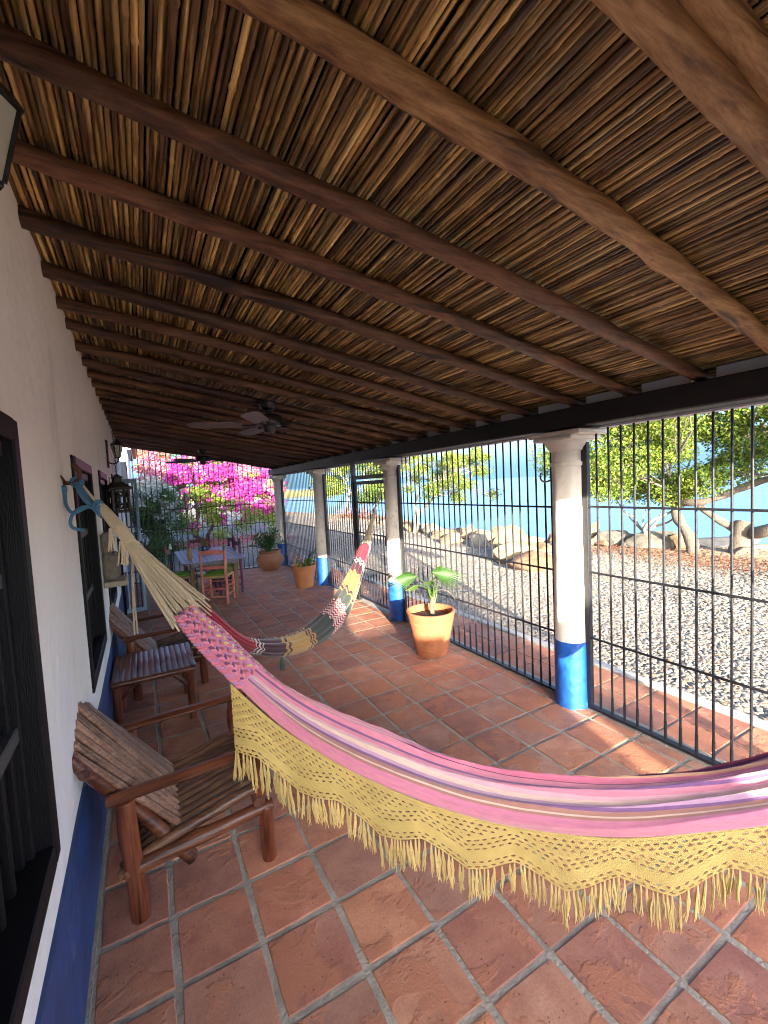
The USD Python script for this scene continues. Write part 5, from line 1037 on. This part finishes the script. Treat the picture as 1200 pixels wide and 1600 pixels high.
# trees ------------------------------------------------------------
def limb(mb_, p, q, r0, r1, seed, bend=.12, n=9, k=8):
    g2 = np.random.default_rng(seed); p, q = np.array(p, float), np.array(q, float); L_ = np.linalg.norm(q-p); pts = [p]
    for t_ in (.3, .65): pts.append(p + (q-p)*t_ + g2.normal(size=3)*L_*bend*[1, 1, .6])
    pts.append(q); c = catmull(pts, k); mb_.tube(c, np.linspace(r0, r1, k)*(1 + .10*g2.normal(size=k)), n); return c
def crown(clumps, n, size, g2, flat=.0, shell=.55):
    """leaf clumps: list of (centre, radii, weight)"""
    W_ = np.array([c[2] for c in clumps], float); W_ /= W_.sum(); C_, N_ = [], []
    for (c, r_, _), w_ in zip(clumps, W_):
        k = max(3, int(n*w_)); d_ = g2.normal(size=(k, 3)); d_ /= np.linalg.norm(d_, axis=1, keepdims=True); rad = shell + (1-shell)*g2.random(k)**.6; rad *= (1 + .35*(meshkit.noise(d_*2.3 + np.array(c)*3)-.5)*2)
        C_.append(np.array(c) + d_*rad[:, None]*np.array(r_)); nn = d_*.5 + g2.normal(size=(k, 3))*.55 + [0, 0, .35]; N_.append(nn/np.linalg.norm(nn, axis=1, keepdims=True))
    return np.vstack(C_), np.vstack(N_), size*g2.uniform(.7, 1.3, sum(len(c) for c in C_))
def tree(name, label, trunks, clumps, n, size, leafm, barkm, seed, leafm2=None, group=None, cat='tree', shell=.55):
    t = thing(name, label, cat, group=group); g2 = np.random.default_rng(seed); tb_ = MB(); ends = []
    for p, q, r0, r1 in trunks: ends.append(limb(tb_, p, q, r0, r1, seed+len(ends), .08, 10, 12))
    tb_.build('trunk', barkm, t, smooth=50)
    lb_ = MB()
    for i, (c, r_, w_) in enumerate(clumps):
        e = min((en[-1] for en in ends), key=lambda e_: np.linalg.norm(e_ - np.array(c))); lim = limb(lb_, e, np.array(c) + g2.normal(size=3)*.1, .035, .010, seed*7+i, .10, 6, 7)
        for j in range(5): limb(lb_, lim[3+j % 4], np.array(c) + g2.normal(size=3)*np.array(r_)*.5, .010, .003, seed*11+i*5+j, .12, 4, 5)
    lb_.build('branches', barkm, t, smooth=50)
    C_, N_, S_ = crown(clumps, n, size, g2, shell=shell)
    if leafm2:
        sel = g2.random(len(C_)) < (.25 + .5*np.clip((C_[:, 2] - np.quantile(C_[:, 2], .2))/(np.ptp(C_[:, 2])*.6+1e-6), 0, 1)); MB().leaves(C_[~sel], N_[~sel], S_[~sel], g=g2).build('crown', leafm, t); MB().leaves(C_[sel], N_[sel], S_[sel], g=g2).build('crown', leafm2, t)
    else: MB().leaves(C_, N_, S_, g=g2).build('crown', leafm, t)
    return t
g3 = np.random.default_rng(21)
cl = []
for k in range(46):
    y_ = g3.uniform(.2, 7.4); x_ = g3.uniform(8.7, 13.5); edge = 1 - abs(y_-3.6)/4.3
    zlow = 1.35 + .5*max(0, (3.9-y_)/3.5); z_ = g3.uniform(zlow, 2.0 + 2.6*max(.1, edge)); cl.append(((x_, y_, z_), (g3.uniform(.55, .9), g3.uniform(.55, .9), g3.uniform(.30, .50)), 1.0))
for y_, z_ in ((3.2, 2.6), (3.8, 2.9), (4.4, 2.5), (4.9, 3.2), (3.5, 3.4), (4.2, 3.7), (5.0, 2.2), (2.6, 2.9), (2.8, 2.2), (3.9, 2.2), (5.4, 3.6), (7.3, 2.3), (7.2, 1.65), (7.0, 2.9), (6.6, 1.4), (6.3, 3.4), (6.0, 1.35), (5.5, 2.6), (5.2, 1.35), (4.6, 1.5), (5.8, 2.0), (6.5, 2.2), (4.2, 1.75), (6.9, 2.0)): cl.append(((10.0 + g3.uniform(-.4, .4), y_, z_), (.5, .5, .36), 1.3))
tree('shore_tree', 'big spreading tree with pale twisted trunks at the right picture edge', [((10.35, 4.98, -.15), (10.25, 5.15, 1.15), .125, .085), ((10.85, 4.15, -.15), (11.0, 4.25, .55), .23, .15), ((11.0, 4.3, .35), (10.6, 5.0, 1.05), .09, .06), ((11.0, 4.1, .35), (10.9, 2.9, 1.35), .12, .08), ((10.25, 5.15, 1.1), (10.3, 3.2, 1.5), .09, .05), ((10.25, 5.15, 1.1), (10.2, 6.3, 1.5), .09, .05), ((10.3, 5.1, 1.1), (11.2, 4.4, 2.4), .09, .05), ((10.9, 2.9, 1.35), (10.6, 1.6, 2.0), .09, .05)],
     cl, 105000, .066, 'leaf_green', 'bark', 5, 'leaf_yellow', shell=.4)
g3 = np.random.default_rng(22); cl = []
for k in range(44):
    y_ = g3.uniform(9.6, 13.9); z_ = g3.uniform(1.2 + .25*max(0, y_-12), 2.35 + .8*math.sin((y_-9.6)/4.3*PI)); cl.append(((8.6 + g3.normal()*.45, y_, z_), (g3.uniform(.22, .42), g3.uniform(.22, .42), g3.uniform(.14, .26)), 1.0))
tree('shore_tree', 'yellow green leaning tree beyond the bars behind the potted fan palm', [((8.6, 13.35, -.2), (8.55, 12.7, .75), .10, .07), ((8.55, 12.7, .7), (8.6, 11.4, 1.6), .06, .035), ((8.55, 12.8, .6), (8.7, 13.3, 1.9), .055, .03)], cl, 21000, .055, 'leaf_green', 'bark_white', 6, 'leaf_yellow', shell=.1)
g3 = np.random.default_rng(23); cl = [((12.4 + g3.normal()*.8, y_, z_), (.9, 1.0, .45), 1.0) for y_, z_ in ((30, 2.3), (29, 1.6), (28, 2.9), (27, 2.2), (26.5, 3.2), (26, 1.5), (25, 2.6), (24.2, 3.3), (24, 1.7), (23, 2.4), (22.2, 3.0), (22, 1.5), (28.5, 3.5), (25.5, .95), (23.5, 1.0))]
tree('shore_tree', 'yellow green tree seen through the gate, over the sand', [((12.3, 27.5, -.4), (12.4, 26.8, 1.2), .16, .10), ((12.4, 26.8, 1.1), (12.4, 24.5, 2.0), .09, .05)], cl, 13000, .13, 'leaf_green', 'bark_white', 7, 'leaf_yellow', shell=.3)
sh = thing('shrub', 'forked bare branched shrub rising from the rocks', 'shrub'); b = MB(); o = (10.4, 5.95, .25)
for q, r_ in (((10.3, 6.62, 1.65), .028), ((10.4, 6.35, .75), .03), ((10.3, 5.5, 1.0), .05), ((10.2, 4.95, 1.25), .04), ((10.4, 5.3, .85), .04), ((10.3, 6.0, 1.6), .018)): limb(b, o, q, r_, r_*.4, int(q[1]*100), .07, 8, 9)
b.build('branches', 'bark_white', sh, smooth=50)
g3 = np.random.default_rng(30); C_, N_, S_ = crown([((10.3, 5.25, 1.05), (.28, .3, .16), 1), ((10.3, 4.9, 1.25), (.25, .25, .15), 1)], 500, .06, g3, shell=.2); MB().leaves(C_, N_, S_, g=g3).build('leaves', 'leaf_yellow', sh)
dp = thing('dry_bush', 'dry reddish brown bush on the sand seen through the bars left of the gate', 'bush'); b = MB(); g3 = np.random.default_rng(31)
for k in range(90):
    o = np.array([10.6, 21.8, -.1]) + g3.normal(size=3)*[.3, .9, 0]; limb(b, o, o + np.array([g3.normal()*.4, g3.normal()*.6, g3.uniform(.2, .9)]), .018, .006, k, .15, 4, 5)
b.build('twigs', 'dry_twig', dp)
# bougainvillea, bushes
def flowering(name, label, clumps, n, fsize, flower, leaf, frac, seed, trunks, cat='bush', top=.55):
    t = thing(name, label, cat); g2 = np.random.default_rng(seed); tb_ = MB()
    for i, (p, q, r0, r1) in enumerate(trunks): limb(tb_, p, q, r0, r1, seed+i, .10, 8, 10)
    for i, (c, r_, w_) in enumerate(clumps):
        s_ = trunks[i % len(trunks)][1]
        if np.linalg.norm(np.array(c)-np.array(s_)) < 2.2: limb(tb_, s_, c, .022, .006, seed*3+i, .12, 5, 7)
    tb_.build('branches', 'bark_dark', t, smooth=50)
    C_, N_, S_ = crown(clumps, n, fsize, g2, shell=.25)
    lo_, hi_ = np.quantile(C_[:, 2], .05), np.quantile(C_[:, 2], .95); hgt = (C_[:, 2]-lo_)/(hi_-lo_)
    nz = meshkit.fbm(C_*1.7 + seed, 3); isf = nz + .30*(hgt-top) > (1-frac)
    cols_ = flower if isinstance(flower, (list, tuple)) else [flower]; which = np.clip(((meshkit.noise(C_*1.1 + 40) - .2)/.6*len(cols_)).astype(int), 0, len(cols_)-1)
    for j, fm in enumerate(cols_):
        s2 = isf & (which == j)
        if s2.any(): MB().leaves(C_[s2], N_[s2], S_[s2]*1.1, .85, g=g2).build('flowers', fm, t)
    lv_ = leaf if isinstance(leaf, (list, tuple)) else [leaf]; wl = g2.integers(0, len(lv_), len(C_))
    for j, m2 in enumerate(lv_):
        s2 = ~isf & (wl == j)
        if s2.any(): MB().leaves(C_[s2], N_[s2], S_[s2], .6, g=g2).build('leaves', m2, t)
    return t
g3 = np.random.default_rng(40); cl = []
for k in range(85):
    x_ = g3.uniform(.75, 3.75); e = 1-((x_-2.1)/1.9)**2; ztop = .9 + 2.3*max(0, e)**.55; zb = .45 + .10*abs(x_-2.1)**2; z_ = zb + (ztop-zb)*g3.random()**.75; y_ = 18.3 + g3.normal()*.55 - .5*(1-(z_-.4)/2.6)
    if 1.05 < x_ < 1.65 and 1.2 < z_ < 1.85 and g3.random() < .8: continue
    cl.append(((x_*1.276, y_, 1.75+(z_-1.75)*1.276), (.43, .43, .30), 1))
cl += [((4.75, 18.5, 1.75), (.32, .35, .2), .5), ((5.0, 18.5, 1.45), (.22, .3, .17), .3), ((3.7, 18.4, 3.0), (.25, .35, .2), .4)]
flowering('bougainvillea', 'large magenta bougainvillea arching beyond the barred far end', cl, 26000, .095, ['bract_magenta', 'bract_magenta', 'bract_pink'], ['leaf_yellow', 'leaf_green', 'leaf_green'], .50, 8, [((2.05, 18.6, -.1), (1.85, 18.5, 1.3), .09, .06), ((2.2, 18.6, -.1), (2.9, 18.4, 1.3), .075, .045), ((1.9, 18.5, .3), (1.3, 18.6, 1.9), .055, .03), ((2.6, 18.5, .5), (3.8, 18.5, 1.7), .05, .025)], top=.42)
g3 = np.random.default_rng(41); cl = [((g3.uniform(-.25, .95), 19.3 + g3.normal()*.4, g3.uniform(1.9, 3.5)), (.36, .36, .26), 1) for k in range(26)]
flowering('bougainvillea', 'pale orange pink bougainvillea behind the green bush', cl, 6500, .085, ['bract_orange', 'bract_pink', 'bract_orange'], ['leaf_yellow'], .62, 9, [((.3, 19.4, -.1), (.3, 19.3, 2.0), .05, .03)], top=.35)
g3 = np.random.default_rng(42); cl = []
for k in range(56):
    z_ = g3.uniform(.12, 2.15); wd = .72*math.sqrt(max(.05, 1-((z_-1.15)/1.2)**2)); cl.append(((.28 + g3.uniform(-1, 1)*wd, 13.3 + g3.normal()*.3, z_), (.30, .30, .26), 1))
flowering('green_bush', 'dark green rounded bush with white flowers behind the bars', cl, 24000, .055, 'flower_white', ['leaf_dark', 'leaf_mid', 'leaf_mid'], .47, 12, [((.28, 13.4, -.1), (.28, 13.3, 1.0), .05, .03)], top=.75)
# leaf bed under the bougainvillea
fb = MB(); g3 = np.random.default_rng(44); n_ = 1600; c = np.c_[g3.uniform(.6, 4.9, n_), 16.6 + g3.normal(size=n_)*.9, np.zeros(n_)]; c[:, 2] = ground_z(c[:, 0], c[:, 1]) + .035; nn = g3.normal(size=(n_, 3))*.3 + [0, 0, 1]; nn /= np.linalg.norm(nn, axis=1, keepdims=True); fb.leaves(c, nn, .07, .8, g=g3); fb.build('fallen_bracts', 'red_flower', None, label='reddish fallen bracts scattered under the bougainvillea', cat='leaf litter', kind='stuff')
fb = MB(); n_ = 2600; c = np.c_[9.6 + g3.normal(size=n_)*.55, g3.uniform(2.0, 6.6, n_), np.zeros(n_)]; c[:, 2] = ground_z(c[:, 0], c[:, 1]) + .035; nn = g3.normal(size=(n_, 3))*.3 + [0, 0, 1]; nn /= np.linalg.norm(nn, axis=1, keepdims=True); fb.leaves(c, nn, .06, .6, g=g3); fb.build('leaf_litter', 'dry_twig', None, label='rust coloured dead leaves under the shore tree', cat='leaf litter', kind='stuff')
# palm far behind at left
pl = thing('palm_tree', 'pale palm showing above the orange bougainvillea', 'palm'); MB().log((.35, 20.6, -.2), (.45, 20.8, 2.9), .12, .10, n=10, k=10, seed=77).build('trunk', 'bark', pl, smooth=50)
for k in range(11):
    a = k*2*PI/11 + .2; d_ = np.array([math.cos(a), math.sin(a), 0]); o = np.array([.45, 20.8, 2.9]); pinnate([o, o + d_*.6 + [0, 0, .55], o + d_*1.2 + [0, 0, .6], o + d_*1.8 + [0, 0, .1]], .45, 22, .05, 'pale_leaf', pl, k, .04)
